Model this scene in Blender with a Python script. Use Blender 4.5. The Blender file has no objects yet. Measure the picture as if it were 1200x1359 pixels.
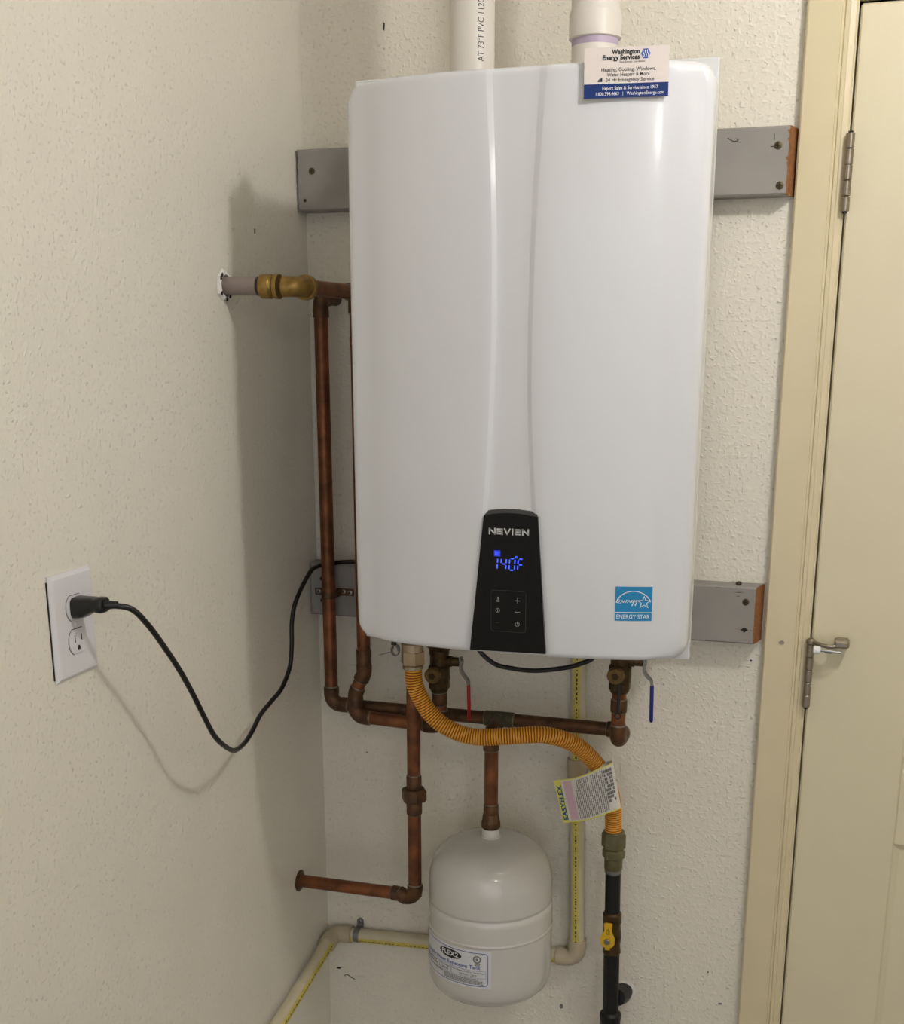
import bpy, math, random
from mathutils import Vector, Matrix

random.seed(7)
scene = bpy.context.scene
col = scene.collection
R = math.radians

# ---------------------------------------------------------------- camera
cam_data = bpy.data.cameras.new('camera')
cam = bpy.data.objects.new('camera', cam_data)
col.objects.link(cam)
cam_data.sensor_fit = 'HORIZONTAL'
cam_data.sensor_width = 36.0
cam_data.lens = 36.0 * 1608.0 / 1200.0
cam_data.shift_y = (886.3 - 679.5) / 1200.0
cam_data.clip_start = 0.02
CAM = Vector((0.834, -1.900, 1.601))
_yaw, _pitch, _roll = R(17.27), R(-15.18), R(-0.07)
_f = Vector((-math.sin(_yaw) * math.cos(_pitch), math.cos(_yaw) * math.cos(_pitch), math.sin(_pitch)))
_r0 = Vector((math.cos(_yaw), math.sin(_yaw), 0))
_u0 = _r0.cross(_f)
_r = _r0 * math.cos(_roll) + _u0 * math.sin(_roll)
_u = -_r0 * math.sin(_roll) + _u0 * math.cos(_roll)
cam.matrix_world = Matrix(((_r.x, _u.x, -_f.x, CAM.x), (_r.y, _u.y, -_f.y, CAM.y), (_r.z, _u.z, -_f.z, CAM.z), (0, 0, 0, 1)))
scene.camera = cam

# ---------------------------------------------------------------- world, exposure
world = bpy.data.worlds.new('world')
scene.world = world
world.use_nodes = True
world.node_tree.nodes['Background'].inputs[0].default_value = (0.9, 0.93, 1.0, 1)
world.node_tree.nodes['Background'].inputs[1].default_value = 1.08
vs = scene.view_settings
vs.view_transform = 'Standard'
vs.look = 'None'
vs.gamma = 1.0
vs.use_curve_mapping = False
vs.exposure = 0.12
BULB_POS = (1.20, -0.85, 2.30)       # ceiling bulb right of the heater: it throws the heater's shadow on the left wall
BULB_POWER = 186.0                   # emission strength of the bulb glass
BULB2_POS = (1.55, -2.55, 2.30)      # second bulb behind the camera
BULB2_POWER = 19.0


# ---------------------------------------------------------------- helpers
def srgb(r, g, b):
    def c(v):
        v /= 255.0
        return v / 12.92 if v <= 0.04045 else ((v + 0.055) / 1.055) ** 2.4
    return (c(r), c(g), c(b), 1.0)


def mat(name, color, rough=0.5, metal=0.0, var=0.0, vscale=30.0, color2=None, bump=0.0, bscale=200.0, emit=None, estr=0.0, coat=0.0, spec=0.5):
    m = bpy.data.materials.new(name)
    m.use_nodes = True
    nt = m.node_tree
    n, l = nt.nodes, nt.links
    b = n['Principled BSDF']
    b.inputs['Base Color'].default_value = color
    b.inputs['Roughness'].default_value = rough
    b.inputs['Metallic'].default_value = metal
    b.inputs['Specular IOR Level'].default_value = spec
    if coat:
        b.inputs['Coat Weight'].default_value = coat
        b.inputs['Coat Roughness'].default_value = 0.08
    tc = n.new('ShaderNodeTexCoord')
    if var > 0 or color2:
        ns = n.new('ShaderNodeTexNoise')
        ns.inputs['Scale'].default_value = vscale
        ns.inputs['Detail'].default_value = 5
        l.new(tc.outputs['Object'], ns.inputs['Vector'])
        rp = n.new('ShaderNodeValToRGB')
        c2 = color2 or tuple(list(x * (1 - var) for x in color[:3]) + [1])
        rp.color_ramp.elements[0].position = 0.35
        rp.color_ramp.elements[1].position = 0.66
        rp.color_ramp.elements[0].color = c2
        rp.color_ramp.elements[1].color = color
        l.new(ns.outputs['Fac'], rp.inputs['Fac'])
        l.new(rp.outputs['Color'], b.inputs['Base Color'])
    if bump > 0:
        ns2 = n.new('ShaderNodeTexNoise')
        ns2.inputs['Scale'].default_value = bscale
        ns2.inputs['Detail'].default_value = 3
        l.new(tc.outputs['Object'], ns2.inputs['Vector'])
        bp = n.new('ShaderNodeBump')
        bp.inputs['Strength'].default_value = 1.0
        bp.inputs['Distance'].default_value = bump
        l.new(ns2.outputs['Fac'], bp.inputs['Height'])
        l.new(bp.outputs['Normal'], b.inputs['Normal'])
    if emit:
        b.inputs['Emission Color'].default_value = emit
        b.inputs['Emission Strength'].default_value = estr
    return m


def wall_mat(name, color, amount):
    """painted drywall with knock-down spatter relief"""
    m = bpy.data.materials.new(name)
    m.use_nodes = True
    n, l = m.node_tree.nodes, m.node_tree.links
    b = n['Principled BSDF']
    b.inputs['Roughness'].default_value = 0.36
    b.inputs['Specular IOR Level'].default_value = 0.5
    geo = n.new('ShaderNodeNewGeometry')

    def noise(scale, detail, lo, hi, dist=0.0):
        t = n.new('ShaderNodeTexNoise')
        t.inputs['Scale'].default_value = scale
        t.inputs['Detail'].default_value = detail
        t.inputs['Distortion'].default_value = dist
        l.new(geo.outputs['Position'], t.inputs['Vector'])
        r = n.new('ShaderNodeMapRange')
        r.inputs['From Min'].default_value = lo
        r.inputs['From Max'].default_value = hi
        l.new(t.outputs['Fac'], r.inputs['Value'])
        return r.outputs['Result']

    def math_(op, a, bb):
        x = n.new('ShaderNodeMath')
        x.operation = op
        for i, v in enumerate((a, bb)):
            if isinstance(v, (int, float)):
                x.inputs[i].default_value = v
            else:
                l.new(v, x.inputs[i])
        return x.outputs[0]
    blobs = noise(120, 1, 0.50, 0.78, 0.3)
    specks = noise(200, 0, 0.66, 0.82, 0.0)
    fine = noise(330, 2, 0.2, 0.8)
    wave = noise(9, 2, 0.2, 0.8)
    h = math_('ADD', math_('MULTIPLY', blobs, 0.0008 * amount), math_('MULTIPLY', specks, 0.0012 * amount))
    h = math_('ADD', h, math_('MULTIPLY', fine, 0.00022 * amount))
    h = math_('ADD', h, math_('MULTIPLY', wave, 0.0005 * amount))
    bp = n.new('ShaderNodeBump')
    bp.inputs['Strength'].default_value = 1.0
    bp.inputs['Distance'].default_value = 1.0
    l.new(h, bp.inputs['Height'])
    l.new(bp.outputs['Normal'], b.inputs['Normal'])
    rp = n.new('ShaderNodeValToRGB')
    rp.color_ramp.elements[0].color = tuple([x * 0.965 for x in color[:3]] + [1])
    rp.color_ramp.elements[1].color = color
    l.new(wave, rp.inputs['Fac'])
    l.new(rp.outputs['Color'], b.inputs['Base Color'])
    return m


M = dict(
    wall_l=wall_mat('wall_paint', srgb(235, 230, 217), 0.58),
    wall_b=wall_mat('wall_paint_back', srgb(236, 230, 216), 0.9),
    ceil=mat('ceiling_paint', srgb(228, 224, 214), 0.8, var=0.03, bump=0.001, bscale=150),
    floor=mat('concrete', srgb(150, 146, 138), 0.6, var=0.2, vscale=4, bump=0.0006, bscale=60),
    trim=mat('cream_gloss_paint', srgb(220, 207, 172), 0.33, var=0.03, vscale=14, bump=0.0002, bscale=90),
    door=mat('cream_door_paint', srgb(224, 214, 184), 0.38, var=0.025, vscale=10, bump=0.0002, bscale=140),
    dark=mat('dark_gap', srgb(40, 34, 26), 0.9, var=0.2),
    chip=mat('bare_plaster', srgb(236, 232, 226), 0.85, var=0.08, vscale=300),
    board=mat('grey_painted_wood', srgb(150, 145, 140), 0.55, var=0.10, vscale=18, bump=0.0004, bscale=70),
    rawwood=mat('raw_cut_wood', srgb(160, 106, 62), 0.75, var=0.35, vscale=160, bump=0.0006, bscale=300),
    crack=mat('wood_crack', srgb(70, 60, 50), 0.9, var=0.2),
    screw=mat('brass_screw', srgb(92, 82, 60), 0.45, 0.8, var=0.3, vscale=300),
    steel=mat('zinc_steel', srgb(150, 150, 146), 0.38, 0.9, var=0.12, vscale=120),
    nickel=mat('satin_nickel', srgb(158, 148, 132), 0.34, 0.9, var=0.1, vscale=100),
    white=mat('white_enamel', srgb(219, 220, 224), 0.22, var=0.012, vscale=6, bump=0.00003, bscale=500, coat=0.3),
    whiteside=mat('white_chassis_paint', srgb(216, 217, 218), 0.4, var=0.03, vscale=30),
    black=mat('black_gloss_panel', srgb(9, 9, 10), 0.10, var=0.2, vscale=8, spec=0.25),
    panelcap=mat('dark_grey_plastic', srgb(52, 53, 54), 0.38, var=0.3, vscale=90),
    panelline=mat('panel_line_grey', srgb(34, 34, 36), 0.4, var=0.1),
    icon=mat('icon_print_grey', srgb(150, 150, 150), 0.5, var=0.05),
    silver=mat('silver_lettering', srgb(205, 205, 203), 0.35, 0.3, var=0.05),
    blue_led=mat('blue_display_segment', srgb(20, 30, 160), 0.4, emit=(0.05, 0.10, 1.0, 1), estr=1.6),
    blue_led2=mat('blue_display_icon', srgb(20, 30, 160), 0.4, emit=(0.02, 0.07, 1.0, 1), estr=0.35),
    estar=mat('cyan_blue_sticker', srgb(10, 133, 190), 0.35, var=0.03),
    print_white=mat('white_print', srgb(238, 240, 242), 0.5, var=0.02),
    card=mat('card_white', srgb(226, 216, 212), 0.28, var=0.03, vscale=12),
    navy=mat('card_navy', srgb(18, 48, 112), 0.25, var=0.05, vscale=12),
    print_black=mat('black_print', srgb(24, 24, 28), 0.55, var=0.1),
    print_blue=mat('blue_print', srgb(40, 82, 165), 0.5, var=0.08),
    print_grey=mat('grey_print', srgb(120, 118, 120), 0.6, var=0.1, vscale=600),
    pvc=mat('white_pvc', srgb(222, 216, 208), 0.42, var=0.06, vscale=16),
    pvc_prime=mat('purple_primer', srgb(190, 174, 196), 0.5, var=0.15, vscale=40),
    cpvc=mat('cream_cpvc', srgb(212, 202, 174), 0.48, var=0.10, vscale=25),
    cpvc_stripe=mat('yellow_print_stripe', srgb(220, 204, 104), 0.5, var=0.18, vscale=60),
    cpvc_fit=mat('tan_cpvc_fitting', srgb(196, 182, 156), 0.5, var=0.10, vscale=25),
    greystub=mat('mauve_grey_pipe', srgb(142, 128, 122), 0.55, var=0.08, vscale=40),
    copper=mat('aged_copper', srgb(146, 90, 56), 0.42, 0.55, color2=srgb(100, 62, 40), vscale=38, bump=0.0001, bscale=160),
    copperdark=mat('tarnished_copper_fitting', srgb(112, 78, 52), 0.5, 0.5, color2=srgb(76, 56, 40), vscale=60, bump=0.0002, bscale=200),
    solder=mat('solder_silver', srgb(140, 128, 112), 0.5, 0.7, var=0.25, vscale=150),
    verdigris=mat('solder_patina', srgb(96, 90, 66), 0.65, 0.3, var=0.3, vscale=120),
    brass=mat('old_brass', srgb(172, 140, 76), 0.36, 0.65, color2=srgb(132, 104, 52), vscale=55, bump=0.0002, bscale=120),
    capbrass=mat('tarnished_cap', srgb(130, 104, 62), 0.42, 0.6, var=0.25, vscale=70),
    bronze=mat('dark_bronze_valve', srgb(92, 70, 40), 0.42, 0.6, color2=srgb(60, 46, 28), vscale=70, bump=0.0003, bscale=160),
    greennut=mat('olive_plated_nut', srgb(128, 122, 92), 0.36, 0.75, var=0.2, vscale=80),
    nut=mat('plated_brass_nut', srgb(178, 160, 136), 0.3, 0.85, var=0.12, vscale=60),
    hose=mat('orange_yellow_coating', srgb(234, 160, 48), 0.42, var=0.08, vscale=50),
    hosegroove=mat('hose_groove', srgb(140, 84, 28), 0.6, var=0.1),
    red=mat('red_vinyl', srgb(178, 22, 26), 0.4, var=0.1),
    blue=mat('blue_vinyl', srgb(22, 30, 130), 0.4, var=0.1),
    blackiron=mat('black_iron', srgb(22, 21, 21), 0.48, 0.2, var=0.3, vscale=60, bump=0.0002, bscale=200),
    rubber=mat('black_rubber', srgb(16, 16, 17), 0.33, var=0.2, vscale=40),
    yellow=mat('yellow_enamel', srgb(226, 180, 34), 0.38, var=0.12, vscale=60),
    tank=mat('tank_enamel', srgb(206, 203, 198), 0.17, var=0.03, vscale=14, bump=0.00005, bscale=400, coat=0.5),
    label=mat('label_white', srgb(216, 216, 220), 0.45, var=0.02),
    tape=mat('white_thread_tape', srgb(222, 220, 214), 0.6, var=0.08, vscale=200),
    tagpaper=mat('tag_paper', srgb(226, 222, 214), 0.5, var=0.04),
    tagyellow=mat('tag_yellow', srgb(232, 226, 110), 0.5, var=0.04),
    tagpink=mat('tag_pink', srgb(226, 190, 204), 0.5, var=0.10, vscale=700),
    tagblue=mat('tag_blue', srgb(22, 84, 150), 0.5, var=0.05),
    tagteal=mat('tag_teal', srgb(60, 140, 110), 0.5, var=0.05),
    plate=mat('white_nylon', srgb(226, 224, 228), 0.35, var=0.015),
    strap=mat('galvanised_strap', srgb(138, 138, 140), 0.42, 0.7, var=0.15, vscale=80),
    bulb=mat('lit_bulb_glass', (1, 1, 1, 1), 0.4, emit=(1.0, 0.97, 0.935, 1), estr=BULB_POWER),
    bulb2=mat('lit_bulb_glass_rear', (1, 1, 1, 1), 0.4, emit=(1.0, 0.97, 0.935, 1), estr=BULB2_POWER),
)


class MB:
    """collects primitives, builds ONE mesh object"""
    def __init__(s):
        s.v, s.f = [], []

    def add(s, vs_, fs):
        o = len(s.v)
        s.v += [tuple(p) for p in vs_]
        s.f += [tuple(i + o for i in f) for f in fs]
        return s

    def box(s, a, b):
        x0, y0, z0 = a
        x1, y1, z1 = b
        v = [(x0, y0, z0), (x1, y0, z0), (x1, y1, z0), (x0, y1, z0), (x0, y0, z1), (x1, y0, z1), (x1, y1, z1), (x0, y1, z1)]
        return s.add(v, [(0, 3, 2, 1), (4, 5, 6, 7), (0, 1, 5, 4), (1, 2, 6, 5), (2, 3, 7, 6), (3, 0, 4, 7)])

    def bbox(s, a, b, bev=0.002):
        """box with chamfered edges"""
        c = [(a[i] + b[i]) / 2 for i in range(3)]
        h = [(b[i] - a[i]) / 2 for i in range(3)]
        e = min(bev, min(h) * 0.9)
        v, idx = [], {}
        for sx in (-1, 1):
            for sy in (-1, 1):
                for sz in (-1, 1):
                    for ax in range(3):
                        sg = (sx, sy, sz)
                        p = [c[i] + sg[i] * (h[i] if i == ax else h[i] - e) for i in range(3)]
                        idx[(sx, sy, sz, ax)] = len(v)
                        v.append(p)
        f = []
        for ax in range(3):
            u, w = [(1, 2), (2, 0), (0, 1)][ax]
            for sg in (-1, 1):
                q = []
                for (su, sw) in ((-1, -1), (1, -1), (1, 1), (-1, 1)):
                    k = [0, 0, 0]
                    k[ax], k[u], k[w] = sg, su, sw
                    q.append(idx[(*k, ax)])
                f.append(q if sg > 0 else q[::-1])
        for ax in range(3):
            u, w = [(1, 2), (2, 0), (0, 1)][ax]
            for su in (-1, 1):
                for sw in (-1, 1):
                    k0, k1 = [0, 0, 0], [0, 0, 0]
                    k0[ax], k1[ax] = -1, 1
                    for k in (k0, k1):
                        k[u], k[w] = su, sw
                    q = [idx[(*k0, u)], idx[(*k1, u)], idx[(*k1, w)], idx[(*k0, w)]]
                    f.append(q if su * sw > 0 else q[::-1])
        for sx in (-1, 1):
            for sy in (-1, 1):
                for sz in (-1, 1):
                    q = [idx[(sx, sy, sz, i)] for i in range(3)]
                    f.append(q if sx * sy * sz > 0 else q[::-1])
        return s.add(v, f)

    def prism(s, poly, axis, lo, hi):
        """extrude a 2-D polygon along an axis: axis 'y' uses (x,z), 'x' uses (y,z), 'z' uses (x,y)"""
        def P(p, t):
            return {'y': (p[0], t, p[1]), 'x': (t, p[0], p[1]), 'z': (p[0], p[1], t)}[axis]
        n = len(poly)
        v = [P(p, lo) for p in poly] + [P(p, hi) for p in poly]
        f = [tuple(range(n)), tuple(range(2 * n - 1, n - 1, -1))] + [(i, i + n, (i + 1) % n + n, (i + 1) % n) for i in range(n)]
        return s.add(v, f)

    def tube(s, pts, r, seg=16, caps=True):
        pts = [Vector(p) for p in pts]
        n = len(pts)
        rad = r if isinstance(r, (list, tuple)) else [r] * n
        tang = []
        for i in range(n):
            t = pts[min(i + 1, n - 1)] - pts[max(i - 1, 0)]
            tang.append(t.normalized() if t.length > 1e-9 else (tang[-1] if tang else Vector((0, 0, 1))))
        ref = Vector((0, 0, 1)) if abs(tang[0].z) < 0.9 else Vector((0, 1, 0))
        nrm = (ref - tang[0] * ref.dot(tang[0])).normalized()
        v, f = [], []
        for i in range(n):
            nrm = (nrm - tang[i] * nrm.dot(tang[i])).normalized()
            bi = tang[i].cross(nrm)
            for k in range(seg):
                a = 2 * math.pi * k / seg
                v.append(pts[i] + (nrm * math.cos(a) + bi * math.sin(a)) * rad[i])
        for i in range(n - 1):
            for k in range(seg):
                k2 = (k + 1) % seg
                f.append((i * seg + k, i * seg + k2, (i + 1) * seg + k2, (i + 1) * seg + k))
        if caps:
            f.append(tuple(range(seg - 1, -1, -1)))
            f.append(tuple((n - 1) * seg + k for k in range(seg)))
        return s.add(v, f)

    def lathe(s, prof, origin, axis=(0, 0, 1), seg=32, hexa=None):
        """revolve (r, t) profile about an axis through origin; t runs along the axis"""
        o, a = Vector(origin), Vector(axis).normalized()
        u = (Vector((0, -1, 0)) if abs(a.y) < 0.9 else Vector((1, 0, 0)))
        u = (u - a * u.dot(a)).normalized()
        w = a.cross(u)
        v, f = [], []
        n = len(prof)
        for (r, t) in prof:
            for k in range(seg):
                ang = 2 * math.pi * (k + (0.5 if hexa else 0)) / seg
                v.append(o + a * t + (u * math.cos(ang) + w * math.sin(ang)) * r)
        for i in range(n - 1):
            for k in range(seg):
                k2 = (k + 1) % seg
                f.append((i * seg + k, i * seg + k2, (i + 1) * seg + k2, (i + 1) * seg + k))
        f.append(tuple(range(seg - 1, -1, -1)))
        f.append(tuple((n - 1) * seg + k for k in range(seg)))
        return s.add(v, f)

    def hexnut(s, origin, axis, r, h, ch=0.15, seg=6):
        c = min(h * 0.3, r * ch)
        return s.lathe([(r * 0.86, 0), (r, c), (r, h - c), (r * 0.86, h)], origin, axis, seg=seg, hexa=True)

    def grid(s, rows):
        """rows: list of equal-length point lists"""
        n, m = len(rows), len(rows[0])
        v = [p for r_ in rows for p in r_]
        f = [(i * m + j, i * m + j + 1, (i + 1) * m + j + 1, (i + 1) * m + j) for i in range(n - 1) for j in range(m - 1)]
        return s.add(v, f)

    def build(s, name, m, parent=None, angle=35, mats=None, fidx=None):
        vv = s.v
        lo = [min(p[i] for p in vv) for i in range(3)]
        hi = [max(p[i] for p in vv) for i in range(3)]
        c = Vector([(lo[i] + hi[i]) / 2 for i in range(3)])
        me = bpy.data.meshes.new(name)
        me.from_pydata([(p[0] - c.x, p[1] - c.y, p[2] - c.z) for p in vv], [], s.f)
        me.materials.append(M[m])
        if mats:
            for k in mats:
                me.materials.append(M[k])
            for p, i in zip(me.polygons, fidx):
                p.material_index = i
        import bmesh
        bm = bmesh.new()
        bm.from_mesh(me)
        bmesh.ops.recalc_face_normals(bm, faces=bm.faces)
        bm.to_mesh(me)
        bm.free()
        if angle:
            me.shade_smooth()
            me.set_sharp_from_angle(angle=R(angle))
        o = bpy.data.objects.new(name, me)
        col.objects.link(o)
        place(o, c, parent)
        return o


def wloc(o):
    p = Vector((0, 0, 0))
    while o:
        p += o.location
        o = o.parent
    return p


def place(o, c, parent):
    if parent:
        o.parent = parent
        o.location = c - wloc(parent)
    else:
        o.location = c
    return o


def tag(o, label, cat, group=None):
    o['label'], o['category'] = label, cat
    if group:
        o['group'] = group
    return o


def thing(name, loc, label, cat, group=None):
    o = bpy.data.objects.new(name, None)
    o.empty_display_size = 0.05
    col.objects.link(o)
    o.location = loc
    return tag(o, label, cat, group)


def struct(o, label=None, cat=None):
    o['kind'] = 'structure'
    if label:
        o['label'] = label
    if cat:
        o['category'] = cat
    return o


def copy_at(o, c, parent=None, rot=None):
    k = o.copy()
    col.objects.link(k)
    k.parent = None
    place(k, Vector(c), parent)
    if rot:
        k.rotation_euler = rot
    return k


def spline(pts, n=10):
    """Catmull-Rom through points"""
    P = [Vector(p) for p in pts]
    P = [P[0] * 2 - P[1]] + P + [P[-1] * 2 - P[-2]]
    out = []
    for i in range(1, len(P) - 2):
        a, b, c, d = P[i - 1:i + 3]
        for k in range(n):
            t = k / n
            out.append(0.5 * ((2 * b) + (c - a) * t + (2 * a - 5 * b + 4 * c - d) * t * t + (3 * b - a - 3 * c + d) * t ** 3))
    out.append(P[-2])
    return out


def arc_corner(p, a, b, rad, n=8):
    """points rounding the corner p between directions towards a and b"""
    p = Vector(p)
    da, db = (Vector(a) - p).normalized(), (Vector(b) - p).normalized()
    ang = da.angle(db)
    t = rad / math.tan(ang / 2)
    s0, s1 = p + da * t, p + db * t
    cen = p + (da + db).normalized() * (rad / math.sin(ang / 2))
    v0, v1 = s0 - cen, s1 - cen
    tot = v0.angle(v1)
    out = []
    for i in range(n + 1):
        k = i / n
        out.append(cen + (v0 * math.sin((1 - k) * tot) + v1 * math.sin(k * tot)) / math.sin(tot))
    return out


def pipe(name, a, b, r, m, parent, seg=20):
    return MB().tube([a, b], r, seg).build(name, m, parent)


def elbow(name, p, a, b, r, m, parent, bend=None, hub=0.014, fat=1.14, ring=None):
    """copper-style elbow: swept body with a socket at each end; optional solder rings as sub-parts"""
    p, a, b = Vector(p), Vector(a), Vector(b)
    da, db = (a - p).normalized(), (b - p).normalized()
    bend = bend or r * 1.45
    arc = arc_corner(p, a, b, bend, 8)
    R_ = r * fat
    start, end = arc[0] + da * hub, arc[-1] + db * hub
    pts = [start, start - da * 0.0005, arc[0] + da * hub * 0.25] + arc + [arc[-1] + db * hub * 0.25, end - db * 0.0005, end]
    rr = [R_ * 0.99, R_ * 1.03, R_ * 1.03] + [R_] * len(arc) + [R_ * 1.03, R_ * 1.03, R_ * 0.99]
    o = MB().tube(pts, rr, 20).build(name, m, parent)
    if ring:
        for e, d in ((start, da), (end, db)):
            MB().tube([e - d * 0.001, e + d * 0.0022], [R_ * 1.0, r * 1.02], 20).build('solder_ring', ring, o)
    return o


def sleeve(name, a, b, r, m, parent, ring=None):
    a, b = Vector(a), Vector(b)
    d = (b - a).normalized()
    o = MB().tube([a, a + d * 0.001, b - d * 0.001, b], [r * 0.97, r, r, r * 0.97], 20).build(name, m, parent)
    if ring:
        for e, dd in ((a, -d), (b, d)):
            MB().tube([e - dd * 0.001, e + dd * 0.002], [r * 0.98, r * 0.88], 20).build('solder_ring', ring, o)
    return o


def text(name, body, m, parent, fmap, u, v, size, width=None, align='CENTER', bold=0.0, rot=0.0):
    """flat lettering: glyph outlines mapped by fmap(u, v) onto a surface. (u, v) is the anchor on that surface"""
    cu = bpy.data.curves.new(name, 'FONT')
    cu.body = body
    cu.size = 1.0
    cu.align_x = align
    cu.align_y = 'CENTER'
    cu.fill_mode = 'FRONT'
    cu.resolution_u = 3
    cu.offset = bold
    ob = bpy.data.objects.new(name, cu)
    col.objects.link(ob)
    bpy.context.view_layer.update()
    dg = bpy.context.evaluated_depsgraph_get()
    me = bpy.data.meshes.new_from_object(ob.evaluated_get(dg))
    bpy.data.objects.remove(ob)
    pts = [(p.co.x, p.co.y) for p in me.vertices]
    faces = [tuple(p.vertices) for p in me.polygons]
    bpy.data.meshes.remove(me)
    xs = [p[0] for p in pts]
    sx = size if not width else width / (max(xs) - min(xs))
    if width and align == 'CENTER':
        cx = (max(xs) + min(xs)) / 2
        pts = [(p[0] - cx, p[1]) for p in pts]
    cr, sr = math.cos(rot), math.sin(rot)
    mb = MB()
    mb.add([fmap(u + p[0] * sx * cr - p[1] * size * sr, v + p[0] * sx * sr + p[1] * size * cr) for p in pts], faces)
    o = mb.build(name, m, parent, angle=None)
    return o


def patch(fmap, u0, u1, v0, v1, nu=8, nv=2):
    return [[fmap(u0 + (u1 - u0) * j / nu, v0 + (v1 - v0) * i / nv) for j in range(nu + 1)] for i in range(nv + 1)]


def plane_map(o, ux, uy, lift=0.0):
    o, ux, uy = Vector(o), Vector(ux).normalized(), Vector(uy).normalized()
    n = ux.cross(uy)
    return lambda u, v, k=lift: o + ux * u + uy * v + n * k


def dash_rows(mb, fmap, u0, u1, v0, v1, rows, h=0.55, gap=0.12, seed=1, nu=1):
    """illegible small print: rows of short dashes"""
    rnd = random.Random(seed)
    dv = (v1 - v0) / rows
    for i in range(rows):
        v = v1 - dv * (i + 0.5)
        u = u0
        end = u0 + (u1 - u0) * (1.0 if rnd.random() > 0.25 else rnd.uniform(0.55, 0.95))
        while u < end:
            L = min(rnd.uniform(1.0, 3.2) * dv, end - u)
            mb.grid(patch(fmap, u, u + L, v - dv * h / 2, v + dv * h / 2, nu, 1))
            u += L + dv * gap * 4
    return mb


# ================================================================ the room
RX, RY, RH = 2.6, -3.4, 2.44
DX0, DX1, DTOP = 0.8225, 1.6075, 2.041          # door opening in the back wall

fl = struct(MB().box((-0.1, RY - 4.0, -0.1), (RX + 0.1, 0.9, 0)).build('floor', 'floor', angle=None), 'grey concrete floor', 'floor')
ce = struct(MB().box((-0.1, RY - 0.1, RH), (RX + 0.1, 0.9, RH + 0.1)).build('ceiling', 'ceil', angle=None), 'white ceiling', 'ceiling')
wl = struct(MB().box((-0.1, RY - 0.1, 0), (0, 0.1, RH)).build('wall_left', 'wall_l', angle=None), 'cream textured wall with the power outlet', 'wall')
wb = MB()
wb.box((0, 0, 0), (DX0, 0.1, RH)).box((DX1, 0, 0), (RX + 0.1, 0.1, RH)).box((DX0, 0, DTOP), (DX1, 0.1, RH))
wb = struct(wb.build('wall_back', 'wall_b', angle=None), 'cream textured wall behind the water heater', 'wall')
struct(MB().box((RX, RY - 0.1, 0), (RX + 0.1, 0, RH)).build('wall_right', 'wall_b', angle=None), 'cream wall at the right end of the room', 'wall')
struct(MB().box((-0.1, RY - 0.1, 0), (0.15, RY, RH)).box((2.45, RY - 0.1, 0), (RX + 0.1, RY, RH)).box((0.15, RY - 0.1, 2.15), (2.45, RY, RH)).build('wall_front', 'wall_b', angle=None), 'cream wall with an added daylight opening behind the viewer', 'wall')  # unseen opening, added so soft sky light fills the room from behind

# scuffs, nail holes and chips in the wall paint
def blot(name, cx, cz, rx, rz, m, parent, wall='b', n=9, seed=0):
    rnd = random.Random(seed)
    pts = []
    for k in range(n):
        a = 2 * math.pi * k / n
        q = rnd.uniform(0.6, 1.15)
        pts.append((cx + rx * q * math.cos(a), cz + rz * q * math.sin(a)))
    mb = MB()
    if wall == 'b':
        mb.prism(pts, 'y', -0.0012, 0.0)
    else:
        mb.prism(pts, 'x', 0.0, 0.0012)
    return mb.build(name, m, parent, angle=None)


blot('scuff_mark', 0.137, 2.057, 0.0016, 0.006, 'crack', wb, seed=1)
blot('scuff_mark', 0.0195, 0.4575, 0.004, 0.002, 'crack', wb, seed=2)
MB().tube(spline([(0.030, -0.0004, 0.443), (0.036, -0.0004, 0.4465), (0.044, -0.0004, 0.442), (0.052, -0.0004, 0.439)], 5), 0.0008, 6).build('scuff_mark', 'crack', wb)
blot('scuff_mark', 0.447, 0.4525, 0.004, 0.005, 'print_grey', wb, seed=4)
blot('nail_hole', 0.737, 1.112, 0.0045, 0.004, 'chip', wb, seed=5)
MB().prism([(0.7345, 1.1128), (0.7365, 1.1145), (0.738, 1.1125), (0.736, 1.111)], 'y', -0.0016, -0.0008).build('nail_hole', 'dark', wb, angle=None)
blot('scuff_mark', 0.722, 0.505, 0.004, 0.002, 'print_grey', wb, seed=6)
blot('scuff_mark', 0.699, 0.561, 0.0014, 0.002, 'crack', wb, seed=7)
blot('scuff_mark', -0.190, 1.754, 0.0012, 0.004, 'crack', wl, 'l', seed=8)
blot('scuff_mark', 0.085, 0.893, 0.0012, 0.0016, 'crack', wb, seed=9)

# door casing: flat board with two beads on the opening side
CP = [(0.7545, 0.0), (0.7545, -0.0145), (0.757, -0.017), (0.8005, -0.0165), (0.8015, -0.0140), (0.8045, -0.0140), (0.8060, -0.0165), (0.8105, -0.0165),
      (0.8120, -0.0135), (0.8190, -0.0125), (0.8205, -0.011), (0.8205, 0.0)]
CTOP = DTOP + 0.0655


def casing_leg(x_map):
    mb = MB()
    n = len(CP)
    ring = [[], []]
    for (x, y) in CP:
        ring[0].append((x_map(x), y, 0.0))
        ring[1].append((x_map(x), y, DTOP + 0.0025 + (0.8205 - x)))       # mitred head
    mb.add(ring[0] + ring[1], [tuple(range(n)), tuple(range(2 * n - 1, n - 1, -1))] + [(i, (i + 1) % n, (i + 1) % n + n, i + n) for i in range(n)])
    return mb


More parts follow.
